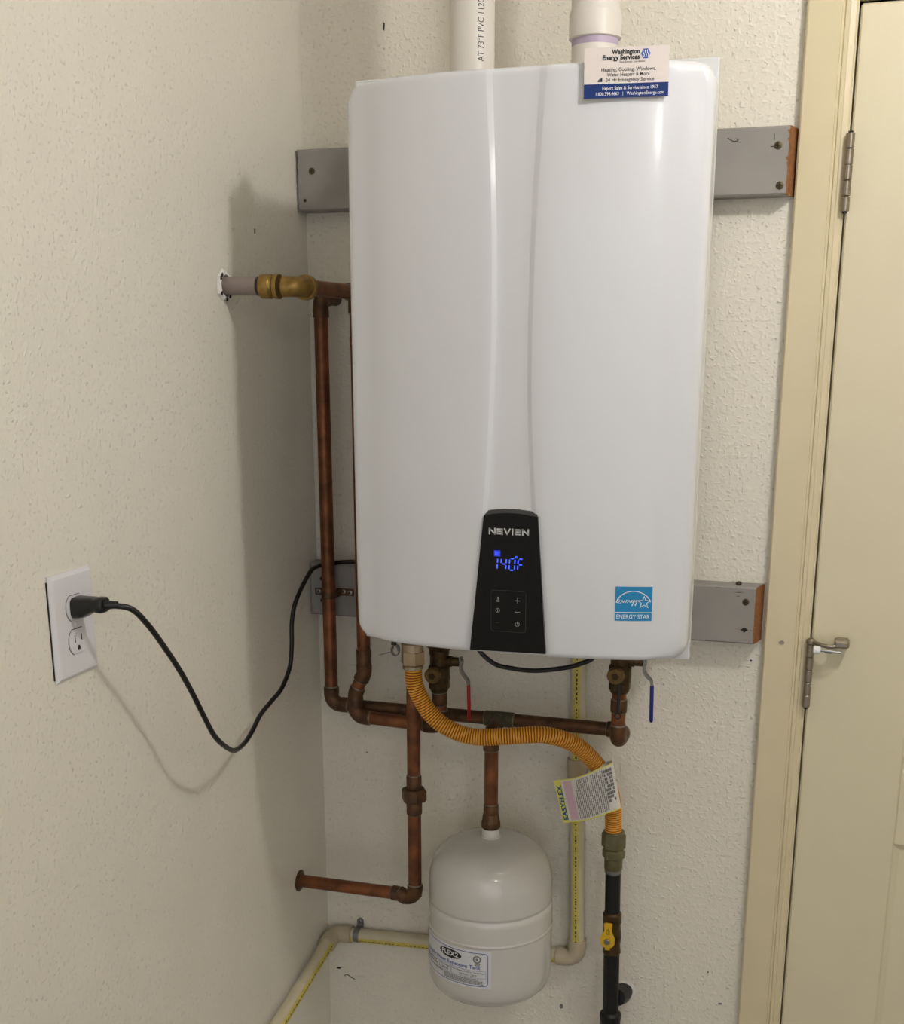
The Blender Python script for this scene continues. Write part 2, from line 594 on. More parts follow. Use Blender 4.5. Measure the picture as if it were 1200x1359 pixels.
tr = thing('trim_1', (0.7875, 0, 0), 'cream painted door casing with beaded inner edge', 'door trim')
struct(tr)
casing_leg(lambda x: x).build('casing_leg', 'trim', tr, angle=25)
mirror = lambda x: (DX0 + DX1) - x
casing_leg(mirror).build('casing_leg', 'trim', tr, angle=25)
mb = MB()
n = len(CP)
hv = [(x, y, DTOP + 0.0025 + (0.8205 - x)) for (x, y) in CP] + [(mirror(x), y, DTOP + 0.0025 + (0.8205 - x)) for (x, y) in CP]
mb.add(hv, [tuple(range(n)), tuple(range(2 * n - 1, n - 1, -1))] + [(i, (i + 1) % n, (i + 1) % n + n, i + n) for i in range(n)])
mb.build('casing_head', 'trim', tr, angle=25)
blot('paint_blister', 0.7815, 1.1485, 0.0042, 0.003, 'greystub', tr, seed=11).location.y -= 0.017

jb = thing('trim_2', (DX0, 0, 0), 'cream door jamb lining the doorway', 'door jamb')
struct(jb)
MB().box((DX0 - 0.012, -0.0105, 0), (DX0, 0.1, DTOP + 0.012)).build('jamb_side', 'trim', jb, angle=None)
MB().box((DX1, -0.0105, 0), (DX1 + 0.012, 0.1, DTOP + 0.012)).build('jamb_side', 'trim', jb, angle=None)
MB().box((DX0, -0.0105, DTOP), (DX1, 0.1, DTOP + 0.012)).build('jamb_head', 'trim', jb, angle=None)
MB().box((DX0, 0.034, 0), (DX0 + 0.012, 0.046, DTOP)).build('door_stop', 'trim', jb, angle=None)
MB().box((DX1 - 0.012, 0.034, 0), (DX1, 0.046, DTOP)).build('door_stop', 'trim', jb, angle=None)
MB().box((DX0 + 0.012, 0.034, DTOP - 0.012), (DX1 - 0.012, 0.046, DTOP)).build('door_stop', 'trim', jb, angle=None)

# panelled door leaf: stiles, rails and raised panels
dl, dr, db_, dt, dy0, dy1 = 0.8250, 1.604, 0.010, 2.0375, -0.007, 0.030
dr_ = thing('door_1', (dl, 0, 0), 'cream painted panel door hung on nickel hinges', 'door')
struct(dr_)
PX = [(0.9735, 1.160), (1.270, 1.4565)]
PZ = [(0.235, 0.8325), (0.9800, 1.660), (1.775, 1.915)]
MB().bbox((dl, dy0, db_), (PX[0][0], dy1, dt), 0.0025).build('stile', 'door', dr_, angle=None)
MB().bbox((PX[1][1], dy0, db_), (dr, dy1, dt), 0.0025).build('stile', 'door', dr_, angle=None)
rz = [db_] + [z for p in PZ for z in p] + [dt]
for i in range(0, len(rz), 2):
    MB().bbox((PX[0][0] - 0.0005, dy0, rz[i]), (PX[1][1] + 0.0005, dy1, rz[i + 1]), 0.0015).build('rail', 'door', dr_, angle=None)
for (za, zb) in PZ:
    MB().bbox((PX[0][1], dy0, za - 0.0005), (PX[1][0], dy1, zb + 0.0005), 0.0015).build('mullion', 'door', dr_, angle=None)
    for (xa, xb) in PX:
        rows = []
        for (ins, y) in ((0, dy0 + 0.002), (0.009, dy0 + 0.0075), (0.014, dy0 + 0.0075), (0.040, dy0 + 0.0015)):
            rows.append([(xa + ins, y, za + ins), (xb - ins, y, za + ins), (xb - ins, y, zb - ins), (xa + ins, y, zb - ins), (xa + ins, y, za + ins)])
        mb = MB().grid(rows)
        q = rows[-1]
        mb.add(q[:4], [(0, 1, 2, 3)])
        mb.add([(xa, 0.02, za), (xb, 0.02, za), (xb, 0.02, zb), (xa, 0.02, zb)], [(0, 1, 2, 3)])
        mb.build('panel', 'door', dr_, angle=20)


def hinge(z0, z1):
    x, y, r = 0.8243, -0.0205, 0.0058
    h = thing('hinge', (x, y, z0), '', '')
    del h['label'], h['category']
    h.parent = dr_
    h.location = Vector((x, y, z0)) - dr_.location
    MB().bbox((x - 0.0035, -0.0145, z0 + 0.001), (x - 0.0008, -0.002, z1 - 0.001), 0.0006).build('leaf', 'nickel', h, angle=None)
    MB().bbox((x + 0.0008, -0.0145, z0 + 0.001), (x + 0.0035, -0.004, z1 - 0.001), 0.0006).build('leaf', 'nickel', h, angle=None)
    L = (z1 - z0) / 5
    for k in range(5):
        MB().lathe([(r * 0.9, 0.0004), (r, 0.0012), (r, L - 0.0012), (r * 0.9, L - 0.0004)], (x, y, z0 + k * L), seg=18).build('knuckle', 'nickel', h)
    MB().lathe([(r * 0.6, -0.002), (r * 0.6, z1 - z0 + 0.002)], (x, y, z0), seg=14).build('hinge_pin', 'dark', h)
    return h


hinge(1.7715, 1.874)
h2 = hinge(1.0495, 1.150)
hinge(0.20, 0.3025)
# hinge-pin door stop on the middle hinge
hs = h2
x, y = 0.8243, -0.0205
MB().lathe([(0.0062, 0), (0.0072, 0.001), (0.0072, 0.006), (0.005, 0.008)], (x, y, 1.1505), seg=18).build('stop_collar', 'nickel', hs)
MB().tube(spline([(x + 0.004, y - 0.004, 1.154), (x + 0.018, y - 0.014, 1.1525), (x + 0.030, y - 0.016, 1.1520), (x + 0.046, y - 0.012, 1.1535)], 6), 0.0032, 12).build('stop_arm', 'nickel', hs)
MB().bbox((x + 0.034, y - 0.018, 1.1500), (x + 0.056, y + 0.012, 1.1615), 0.003).build('stop_pad', 'nickel', hs, angle=None)
MB().tube([(x + 0.010, y - 0.019, 1.146), (x + 0.045, y - 0.019, 1.1445)], 0.0018, 10).build('stop_screw', 'steel', hs)
MB().tube([(x + 0.021, y - 0.019, 1.1455), (x + 0.031, y - 0.019, 1.1452)], 0.0034, 12).build('stop_nut', 'steel', hs)
MB().lathe([(0.0045, 0), (0.0062, 0.001), (0.0062, 0.009), (0.0045, 0.011)], (x + 0.004, y - 0.019, 1.1463), (1, 0, -0.03), seg=16).build('rubber_bumper', 'print_white', hs)

# ================================================================ wall boards that carry the heater
def screw_at(parent, x, y, z, m='screw', r=0.0048):
    mb = MB().lathe([(r * 0.3, 0.0), (r, 0.0002), (r, -0.0008), (r * 0.5, -0.0016)][::-1], (x, y, z), (0, 1, 0), seg=14)
    o = mb.build('screw', m, parent)
    MB().box((x - r * 0.6, y - 0.0019, z - r * 0.13), (x + r * 0.6, y - 0.0010, z + r * 0.13)).box((x - r * 0.13, y - 0.00192, z - r * 0.6), (x + r * 0.13, y - 0.0010, z + r * 0.6)).build('cross_slot', 'dark', o, angle=None)
    return o


def board(label, x0, x1f, x1b, z0, z1, name='mounting_board'):
    t = thing(name, ((x0 + x1b) / 2, 0, z0), label, 'board', 'grey boards behind the heater')
    T = -0.038
    e = 0.0025
    # painted body, front edges eased, right end a raw saw cut
    prof = [(0, z0), (T + e, z0), (T, z0 + e), (T, z1 - e), (T + e, z1), (0, z1)]
    xe = lambda y: x1b + (x1f - x1b) * (y / T)
    n = len(prof)
    v = [(x0 + (0.003 if abs(y - T) < 1e-6 else 0), y, z) for (y, z) in prof] + [(xe(y), y, z) for (y, z) in prof]
    MB().add(v, [tuple(range(n))] + [(i, (i + 1) % n, (i + 1) % n + n, i + n) for i in range(n)] + [tuple(range(2 * n - 1, n - 1, -1))]).build('plank', 'board', t, angle=25)
    v2 = [(xe(y) + 0.0002, y * 0.995, z) for (y, z) in prof] + [(xe(y) + 0.0012, y * 0.995, z) for (y, z) in prof]
    MB().add(v2, [tuple(range(n)), tuple(range(2 * n - 1, n - 1, -1))] + [(i, (i + 1) % n, (i + 1) % n + n, i + n) for i in range(n)]).build('sawn_end', 'rawwood', t, angle=None)
    return t


ub = board('grey painted wooden board, the upper one behind the water heater', 0.002, 0.7435, 0.7525, 1.7950, 1.8850)
lb = board('grey painted wooden board, the lower one behind the water heater', 0.002, 0.7385, 0.7485, 1.1470, 1.2360)
for (x, z, r) in ((0.0283, 1.853, 0.005), (0.0153, 1.8106, 0.0026), (0.7293, 1.8594, 0.0055), (0.7349, 1.8074, 0.0055)):
    screw_at(ub, x, -0.038, z, r=r)
screw_at(lb, 0.7248, -0.038, 1.2132, r=0.0052)
MB().prism([(0.7195, 1.1695), (0.7252, 1.1735), (0.731, 1.1695), (0.7252, 1.1655)], 'y', -0.0386, -0.037).build('split_hole', 'dark', lb, angle=None)
MB().prism([(0.711, 1.1705), (0.7195, 1.1700), (0.7195, 1.1695)], 'y', -0.0384, -0.037).build('crack', 'crack', lb, angle=None)
MB().prism([(0.7335, 1.1694), (0.740, 1.1690), (0.7335, 1.1688)], 'y', -0.0384, -0.037).build('crack', 'crack', lb, angle=None)
for (xa, xb, z) in ((0.705, 0.722, 1.2275), (0.709, 0.716, 1.2215), (0.676, 0.690, 1.233)):
    MB().prism([(xa, z), ((xa + xb) / 2, z + 0.0006), (xb, z), ((xa + xb) / 2, z - 0.0004)], 'y', -0.0384, -0.037).build('crack', 'crack', lb, angle=None)
MB().tube([(0.7235, -0.0382, 1.875), (0.7238, -0.0382, 1.866)], 0.0004, 5).build('crack', 'crack', ub)
MB().tube([(0.7195, -0.0382, 1.8582), (0.7245, -0.0382, 1.8586)], 0.0005, 5).build('crack', 'crack', ub)
MB().tube(spline([(0.660, -0.0382, 1.872), (0.668, -0.0382, 1.8675), (0.6745, -0.0382, 1.868), (0.672, -0.0382, 1.871)], 4), 0.0005, 5).build('pencil_mark', 'crack', ub)
for (y0_, x0_) in ((-0.0383, 0.7425), ):
    for (z, d) in ((1.880, 0.003), (1.869, 0.0022), (1.845, 0.0038), (1.838, 0.0016)):
        MB().prism([(0.7438, z), (0.7438 - d, z - 0.001), (0.7438 - d * 0.6, z - 0.004), (0.7438, z - 0.006)], 'y', -0.0386, -0.0370).build('chipped_paint', 'rawwood', ub, angle=None)
bugm = MB().lathe([(0.0008, -0.0045), (0.003, -0.003), (0.0038, 0), (0.003, 0.003), (0.001, 0.0045)], (0.7119, -0.026, 1.2390), (1, 0.2, 0.1), seg=10)
bug = bugm.build('knot_plug', 'crack')
tag(bug, 'small dark lump lying on top of the lower grey board', 'debris')

# ================================================================ water heater
HX, HZ0, HZ1, HW = 0.4490, 1.2030, 1.9060, 0.2258


def bow(s_):
    return -0.420 + 0.0325 * (abs(s_) / 0.21) ** 2.5


wh = thing('water_heater', (HX, -0.2, HZ0), 'white wall-hung tankless water heater with black display panel', 'water heater')
# chassis with a square-cornered flange behind the cover
mb = MB().bbox((0.2560, -0.330, 1.1990), (0.6400, -0.0385, 1.9100), 0.003)
mb.build('chassis', 'whiteside', wh, angle=None)
MB().bbox((0.2236, -0.3455, 1.1955), (0.6748, -0.3300, 1.9150), 0.0012).build('flange', 'whiteside', wh, angle=None)

# front cover: bowed front, rolled side edges, rounded corners, sunken tapering strip in the middle
XL_O = [(1.906, 0.4132), (1.8154, 0.4195), (1.7315, 0.4237), (1.601, 0.4247), (1.464, 0.4199), (1.396, 0.4144), (1.30, 0.4065), (1.203, 0.3990)]
XL_I = [(1.906, 0.4222), (1.8154, 0.4268), (1.7315, 0.4302), (1.601, 0.4314), (1.464, 0.4262), (1.396, 0.4215), (1.30, 0.4140), (1.203, 0.4065)]
XR_O = [(1.906, 0.4886), (1.8154, 0.4828), (1.7047, 0.4778), (1.5565, 0.4756), (1.4655, 0.4791), (1.396, 0.4841), (1.30, 0.4925), (1.203, 0.5010)]
XR_I = [(1.906, 0.4786), (1.8154, 0.4742), (1.7047, 0.4702), (1.5565, 0.4690), (1.4655, 0.4724), (1.396, 0.4770), (1.30, 0.4852), (1.203, 0.4935)]


def interp(tab, z):
    tab = sorted(tab)
    for (a, xa), (b, xb) in zip(tab, tab[1:]):
        if z <= b:
            k = (z - a) / (b - a)
            return xa + (xb - xa) * k
    return tab[-1][1]


def smooth_tab(tab):
    zs = [HZ0 + (HZ1 - HZ0) * i / 60 for i in range(61)]
    vals = [interp(tab, z) for z in zs]
    for _ in range(14):
        vals = [vals[0]] + [(vals[i - 1] + 2 * vals[i] + vals[i + 1]) / 4 for i in range(1, 60)] + [vals[-1]]
    return list(zip(zs, vals))


XL_O, XL_I, XR_O, XR_I = map(smooth_tab, (XL_O, XL_I, XR_O, XR_I))
STRIP = 0.0032
CR = 0.026


def row_at(z, pull=0.0, inset=0.0):
    """points of the cover section at height z, left flange to right flange"""
    # rounded corners in elevation
    c = 0.0
    for e in (z - HZ0, HZ1 - z):
        if e < CR:
            c = max(c, CR - math.sqrt(max(0.0, CR * CR - (CR - e) ** 2)))
    hw = HW - c * 0.85 - inset
    k = hw / HW
    xl_o, xl_i, xr_i, xr_o = interp(XL_O, z), interp(XL_I, z), interp(XR_I, z), interp(XR_O, z)
    # gentle vertical roll towards the top and bottom
    t = (z - (HZ0 + HZ1) / 2) / ((HZ1 - HZ0) / 2)
    roll = 0.005 * abs(t) ** 3 if t > 0 else 0.003 * abs(t) ** 3
    pts = []
    yE = bow(0.2120)
    pts.append((HX - hw, -0.3455))
    rad = 0.0155
    for i in range(0, 9):
        a = math.pi / 2 * i / 8 * 0.80
        pts.append((HX - hw + rad * (1 - math.cos(a)) , yE + rad - rad * math.sin(a) - 0.0))
    x_start = pts[-1][0]
    y_start = pts[-1][1]
    nL = 14
    for i in range(1, nL):
        x = x_start + (xl_o - x_start) * i / nL
        b_ = bow(x - HX)
        w = min(1.0, i / 3.0)
        pts.append((x, b_ * w + (1 - w) * (y_start + (b_ - y_start) * w)))
    pts.append((xl_o, bow(xl_o - HX)))
    pts.append((xl_o + 0.0012, bow(xl_o - HX) + 0.0003))
    pts.append((xl_i - 0.0010, bow(xl_i - HX) + STRIP - 0.0003))
    pts.append((xl_i, bow(xl_i - HX) + STRIP))
    for i in range(1, 4):
        x = xl_i + (xr_i - xl_i) * i / 4
        pts.append((x, bow(x - HX) + STRIP))
    pts.append((xr_i, bow(xr_i - HX) + STRIP))
    pts.append((xr_i + 0.0010, bow(xr_i - HX) + STRIP - 0.0003))
    pts.append((xr_o - 0.0012, bow(xr_o - HX) + 0.0003))
    pts.append((xr_o, bow(xr_o - HX)))
    right = []
    right.append((HX + hw, -0.3455))
    for i in range(0, 9):
        a = math.pi / 2 * i / 8 * 0.80
        right.append((HX + hw - rad * (1 - math.cos(a)), yE + rad - rad * math.sin(a)))
    xe_, ye_ = right[-1]
    mid = []
    for i in range(1, nL):
        x = xe_ + (xr_o - xe_) * i / nL
        b_ = bow(x - HX)
        w = min(1.0, i / 3.0)
        mid.append((x, b_ * w + (1 - w) * (ye_ + (b_ - ye_) * w)))
    pts += (right + mid)[::-1]
    out = []
    for (x, y) in pts:
        yy = y + roll if y < -0.3456 else y
        yy = yy + pull * ((-0.3455 - yy) / 0.075) if y < -0.3456 else yy
        out.append((x, min(yy, -0.3455), z))
    return out


rows = []
EDGE = 0.007
for k in range(5):
    a = math.pi / 2 * k / 4
    rows.append(row_at(HZ0 + EDGE * (1 - math.sin(a)) if False else HZ0 + EDGE * (1 - math.cos(math.pi / 2 * k / 4)), pull=EDGE * (1 - math.sin(math.pi / 2 * k / 4)) * 1.0))
zs = [HZ0 + EDGE + 0.004 * (i + 1) for i in range(5)]
z = zs[-1]
while z < HZ1 - 0.05:
    z += 0.0125
    zs.append(z)
top0 = HZ1 - EDGE
zs = [q for q in zs if q < top0 - 0.022] + [top0 - 0.018, top0 - 0.014, top0 - 0.010, top0 - 0.006, top0 - 0.003]
rows += [row_at(q) for q in zs]
for k in range(4, -1, -1):
    rows.append(row_at(HZ1 - EDGE * (1 - math.cos(math.pi / 2 * k / 4)), pull=EDGE * (1 - math.sin(math.pi / 2 * k / 4))))
mb = MB().grid(rows)
m_ = len(rows[0])
mb.f.append(tuple(range(m_)))
mb.f.append(tuple((len(rows) - 1) * m_ + j for j in range(m_ - 1, -1, -1)))
mb.build('front_cover', 'white', wh, angle=50)

# control panel
FY = -0.4225
PT = [(0.4170, 1.3845), (0.3992, 1.2079), (0.5004, 1.2095), (0.4874, 1.3856)]
# face follows a slightly arched top
face = [PT[0], PT[1], PT[2], PT[3]] + [(0.4874 + (0.4170 - 0.4874) * i / 8, 1.3851 + 0.0042 * math.sin(math.pi * i / 8)) for i in range(1, 8)]
cp = MB().prism(face, 'y', FY, -0.409).build('control_panel', 'black', wh, angle=None)
tz = [(x, z + 0.0002) for (x, z) in [face[3]] + face[4:] + [face[0]]]
nt_ = len(tz)
fr = [(x, FY + 0.0002, z) for (x, z) in tz]
bk = []
for i in range(nt_):
    k = i / (nt_ - 1)
    bk.append((0.4808 + (0.4255 - 0.4808) * k, -0.4105, 1.3968 + 0.0015 * math.sin(math.pi * k)))
MB().grid([fr, bk]).grid([bk, [(x, -0.405, z) for (x, y, z) in bk]]).grid([[(x, -0.405, z) for (x, y, z) in fr], fr]).build('panel_cap', 'panelcap', cp, angle=25)
pm = plane_map((0.45, FY, 1.30), (1, 0, 0), (0, 0, 1), 0.00025)
sk = lambda u, v: pm(u + 0.0, v)
# logo lettering
# six wide letters of equal height drawn as strokes
LOGO = {'N': [[(0, 0), (0, 1)], [(0, .92), (1, .08)], [(1, 0), (1, 1)]], 'a': [[(.05, .88), (.95, .88), (.95, 0)], [(.95, .5), (.05, .5), (.05, .1), (.95, .1)]],
        'V': [[(0, 1), (.5, .04), (1, 1)]], 'i': [[(.5, 0), (.5, 1)]], 'e': [[(.95, .1), (.05, .1), (.05, .88), (.95, .88), (.95, .5), (.05, .5)]]}
mb = MB()
lu, lw, lh, th = -0.0252, 0.0072, 0.0074, 0.00092
for ch in 'NaVieN':
    wch = 0.0012 if ch == 'i' else lw
    for st in LOGO[ch]:
        for (a, b) in zip(st, st[1:]):
            pa, pb = Vector((lu + a[0] * wch, 0.0618 + a[1] * lh)), Vector((lu + b[0] * wch, 0.0618 + b[1] * lh))
            d_ = (pb - pa).normalized()
            n_ = Vector((-d_.y, d_.x)) * th
            e_ = d_ * th * 0.6
            mb.add([pm(*(pa - n_ - e_)), pm(*(pb - n_ + e_)), pm(*(pb + n_ + e_)), pm(*(pa + n_ - e_))], [(0, 1, 2, 3)])
    lu += wch + 0.0027
mb.build('logo_lettering', 'silver', cp, angle=None)
# seven-segment readout 140 F
def seg_digit(mb, u, v, w, h, segs, t=0.0015, slant=0.06):
    g = 0.00035

    def P(a, b):
        return pm(u + a + slant * b, v + b)
    S = {'a': ((t * .5 + g, h), (w - t * .5 - g, h), 'h'), 'g': ((t * .5 + g, h / 2), (w - t * .5 - g, h / 2), 'h'), 'd': ((t * .5 + g, 0), (w - t * .5 - g, 0), 'h'),
         'f': ((0, h / 2 + g + t * .4), (0, h - g - t * .4), 'v'), 'e': ((0, g + t * .4), (0, h / 2 - g - t * .4), 'v'),
         'b': ((w, h / 2 + g + t * .4), (w, h - g - t * .4), 'v'), 'c': ((w, g + t * .4), (w, h / 2 - g - t * .4), 'v')}
    for s_ in segs:
        (a0, b0), (a1, b1), o = S[s_]
        hh = t / 2
        if o == 'h':
            q = [P(a0, b0), P(a0 + hh, b0 - hh), P(a1 - hh, b1 - hh), P(a1, b1), P(a1 - hh, b1 + hh), P(a0 + hh, b0 + hh)]
        else:
            q = [P(a0, b0), P(a0 + hh, b0 + hh), P(a1 + hh, b1 - hh), P(a1, b1), P(a1 - hh, b1 - hh), P(a1 - hh, b0 + hh)]
        mb.add(q, [tuple(range(6))])
    return mb


mb = MB()
seg_digit(mb, -0.0210, 0.0165, 0.0062, 0.0150, 'bc')
seg_digit(mb, -0.0085 - 0.0015, 0.0165, 0.0066, 0.0150, 'fgbc')
seg_digit(mb, 0.0010, 0.0165, 0.0070, 0.0150, 'abcdef')
seg_digit(mb, 0.0122, 0.0165, 0.0068, 0.0150, 'aefg')
for k in range(8):
    a0, a1 = 2 * math.pi * k / 8, 2 * math.pi * (k + 1) / 8
    C = (0.0102, 0.0335)
    mb.add([pm(C[0] + 0.0008 * math.cos(a0), C[1] + 0.0008 * math.sin(a0)), pm(C[0] + 0.0016 * math.cos(a0), C[1] + 0.0016 * math.sin(a0)),
            pm(C[0] + 0.0016 * math.cos(a1), C[1] + 0.0016 * math.sin(a1)), pm(C[0] + 0.0008 * math.cos(a1), C[1] + 0.0008 * math.sin(a1))], [(0, 1, 2, 3)])
rd = mb.build('temperature_readout', 'blue_led', cp, angle=None)
rd['label'] = 'glowing blue digits reading 140F'
mb = MB().grid(patch(pm, -0.0190, -0.0105, 0.0335, 0.0412, 1, 1))
mb.build('status_icon', 'blue_led2', cp, angle=None)
text('status_icon_print', 'SH', 'blue_led', cp, plane_map((0.45, FY, 1.30), (1, 0, 0), (0, 0, 1), 0.0004), -0.0148, 0.0372, 0.0055)
# key field outline and the six key symbols
mb = MB()
u0, u1, v0, v1, rr = -0.0222, 0.0238, -0.0645, -0.0105, 0.004
outl = []
for (cx, cy, a0) in ((u1 - rr, v1 - rr, 0), (u0 + rr, v1 - rr, 90), (u0 + rr, v0 + rr, 180), (u1 - rr, v0 + rr, 270)):
    for k in range(5):
        a = R(a0 + 90 * k / 4)
        outl.append((cx, cy, math.cos(a), math.sin(a)))
mb.grid([[pm(cx + (rr + w) * ca, cy + (rr + w) * sa) for (cx, cy, ca, sa) in outl + outl[:1]] for w in (-0.00035, 0.00035)])
mb.build('key_field_outline', 'panelline', cp, angle=None)


def bars(*rects):
    q = MB()
    for (a, b, c_, d) in rects:
        q.grid(patch(pm, a, b, c_, d, 1, 1))
    return q


def ringm(q, cx, cy, r0, r1, a0=0, a1=360, n=16):
    q.grid([[pm(cx + r * math.cos(R(a0 + (a1 - a0) * k / n)), cy + r * math.sin(R(a0 + (a1 - a0) * k / n))) for k in range(n + 1)] for r in (r0, r1)])
    return q


kx0, kx1 = -0.0134, 0.0128
bars((kx1 - 0.0035, kx1 + 0.0035, -0.0232, -0.0224), (kx1 - 0.0004, kx1 + 0.0004, -0.0262, -0.0194)).build('key_symbol', 'icon', cp, angle=None)
bars((kx1 - 0.0035, kx1 + 0.0035, -0.0382, -0.0374)).build('key_symbol', 'icon', cp, angle=None)
q = bars((kx1 - 0.0004, kx1 + 0.0004, -0.0538, -0.0502))
ringm(q, kx1, -0.0538, 0.0023, 0.0030, 125, 415).build('key_symbol', 'icon', cp, angle=None)
q = bars((kx0 - 0.0004, kx0 + 0.0004, -0.0388, -0.0362), (kx0 - 0.0004, kx0 + 0.0004, -0.0356, -0.0350))
ringm(q, kx0, -0.0370, 0.0024, 0.0030).build('key_symbol', 'icon', cp, angle=None)
bars((kx0 - 0.0032, kx0 - 0.0009, -0.0532, -0.0525), (kx0 - 0.0004, kx0 + 0.0032, -0.0532, -0.0525)).build('key_symbol', 'panelline', cp, angle=None)
q = bars((kx0 - 0.0022, kx0 + 0.0022, -0.0254, -0.0236), (kx0 - 0.0006, kx0 + 0.0018, -0.0226, -0.0214))
ringm(q, kx0 + 0.0004, -0.0200, 0.0, 0.0010, n=8).build('key_symbol', 'icon', cp, angle=None)

# energy sticker on the cover: a blue square with an arc, script, star and the words below
def cover_map(lift):
    def f(u, v):
        t = (v - (HZ0 + HZ1) / 2) / ((HZ1 - HZ0) / 2)
        roll = 0.005 * abs(t) ** 3 if t > 0 else 0.003 * abs(t) ** 3
        return (u, bow(u - HX) + roll - lift, v)
    return f


c0, c1 = cover_map(0.0003), cover_map(0.0006)
es = MB().grid(patch(c0, 0.5860, 0.6310, 1.2560, 1.3002, 8, 4)).build('energy_sticker', 'estar', wh, angle=None)
es['label'] = 'blue efficiency sticker with white star and script'
mb = MB().grid(patch(c1, 0.5860, 0.6310, 1.2664, 1.2674, 8, 1))
# arc
mb.grid([[c1(0.6083 + r * math.cos(R(a)), 1.2760 + r * 0.86 * math.sin(R(a))) for a in range(14, 169, 7)] for r in (0.0208, 0.0219)])
# horizon stroke
mb.grid(patch(c1, 0.5870, 0.5896, 1.2796, 1.2804, 2, 1))
# star outline
sc_ = (0.6213, 1.2800)
def starpts(ro, ri):
    return [(sc_[0] + (ro if k % 2 == 0 else ri) * math.cos(R(90 + 36 * k)), sc_[1] + (ro if k % 2 == 0 else ri) * math.sin(R(90 + 36 * k))) for k in range(11)]
mb.grid([[c1(*p) for p in starpts(0.0092, 0.0037)], [c1(*p) for p in starpts(0.0071, 0.0028)]])
mb.build('sticker_artwork', 'print_white', es, angle=None)
# script word as a stroked line
sw = [(0.5865, 1.2790), (0.5890, 1.2822), (0.5880, 1.2842), (0.5865, 1.2815), (0.5885, 1.2788), (0.5905, 1.2800), (0.5922, 1.2830), (0.5928, 1.2796), (0.5946, 1.2826), (0.5950, 1.2796),
      (0.5965, 1.2812), (0.5978, 1.2832), (0.5966, 1.2824), (0.5978, 1.2795), (0.5995, 1.2815), (0.6006, 1.2832), (0.6012, 1.2798), (0.6030, 1.2822), (0.6042, 1.2832), (0.6030, 1.2806),
      (0.6050, 1.2806), (0.6056, 1.2832), (0.6046, 1.2765), (0.6034, 1.2760), (0.6062, 1.2806), (0.6074, 1.2832), (0.6078, 1.2806), (0.6096, 1.2832), (0.6084, 1.2764), (0.6074, 1.2768), (0.6104, 1.2812)]
sp_ = spline([(a + 0.0028, 0, b) for a, b in sw], 3)
mb = MB()
mb.grid([[c1(p.x + dx * 0.00035, p.z + dz * 0.00035) for p in sp_] for (dx, dz) in ((-0.7, 0.7), (0.7, -0.7))])
mb.build('script_lettering', 'print_white', es, angle=None)
text('sticker_lettering', 'ENERGY STAR', 'print_white', es, c1, 0.6085, 1.2612, 0.0080, width=0.0405)

# small parts under and on the heater
MB().lathe([(0.017, 0), (0.017, 0.012), (0.0145, 0.014), (0.0145, 0.055)], (0.2385, -0.19, 1.1370), seg=24).build('gas_inlet', 'nut', wh)
MB().lathe([(0.0135, 0), (0.0135, 0.055)], (0.2543, -0.105, 1.145), seg=24).build('hot_outlet', 'bronze', wh)
MB().lathe([(0.0135, 0), (0.0135, 0.055)], (0.5495, -0.12, 1.145), seg=24).build('cold_inlet', 'bronze', wh)

# advertising card magnet
nrm = Vector((0.184, -1, 0.0)).normalized()
ux = Vector((nrm.y * -1, nrm.x, 0)).normalized()
ux = Vector((-nrm.y, nrm.x, 0)).normalized()
uy = Vector((0, 0.05, 1)).normalized()
co = Vector((0.5780, -0.4092, 1.8920))
uy2 = (uy - ux * uy.dot(ux)).normalized()
ca, sa = math.cos(R(0.6)), math.sin(R(0.6))
UX, UY = ux * ca + uy2 * sa, uy2 * ca - ux * sa
cn = UX.cross(UY)
cardt = thing('card_magnet', co, 'white and navy advertising card stuck to the top edge of the heater', 'card')


def card_layer(u0, u1, v0, v1, k0, k1):
    mb = MB()
    P = lambda u, v, k: co + UX * u + UY * v + cn * k
    v = [P(u0, v0, k0), P(u1, v0, k0), P(u1, v1, k0), P(u0, v1, k0), P(u0, v0, k1), P(u1, v0, k1), P(u1, v1, k1), P(u0, v1, k1)]
    return mb.add(v, [(0, 3, 2, 1), (4, 5, 6, 7), (0, 1, 5, 4), (1, 2, 6, 5), (2, 3, 7, 6), (3, 0, 4, 7)])


CW, CH = 0.0475, 0.0266
card_layer(-CW, CW, -CH, CH, -0.0006, 0.0004).build('card_sheet', 'card', cardt, angle=None)
card_layer(-CW, CW, -CH, -CH + 0.0152, 0.0004, 0.00055).build('navy_band', 'navy', cardt, angle=None)
km = lambda u, v: co + UX * u + UY * v + cn * 0.0007
km2 = lambda u, v: co + UX * u + UY * v + cn * 0.0009
text('lettering', 'Washington', 'print_black', cardt, km, -0.0012, 0.0215, 0.0070, width=0.0315, bold=0.035)
text('lettering', 'Energy Services', 'print_black', cardt, km, -0.0062, 0.0158, 0.0070, width=0.0415, bold=0.035)
text('lettering', 'Save Energy. Live Better.', 'print_black', cardt, km, 0.0068, 0.0112, 0.0030, width=0.0290)
text('lettering', 'Heating, Cooling, Windows,', 'print_black', cardt, km, 0.0025, 0.0032, 0.0056, width=0.0610, bold=0.005)
text('lettering', 'Water Heaters & More', 'print_black', cardt, km, 0.0022, -0.0020, 0.0056, width=0.0480, bold=0.005)
text('lettering', '24 Hr Emergency Service', 'print_black', cardt, km, 0.0042, -0.0075, 0.0056, width=0.0545, bold=0.005)
mb = MB()
for (a, b, c_, d) in ((-0.0318, -0.0306, -0.0092, -0.0072), (-0.0304, -0.0290, -0.0092, -0.0062), (-0.0288, -0.0268, -0.0092, -0.0052)):
    mb.grid(patch(km, a, b, c_, d, 1, 1))
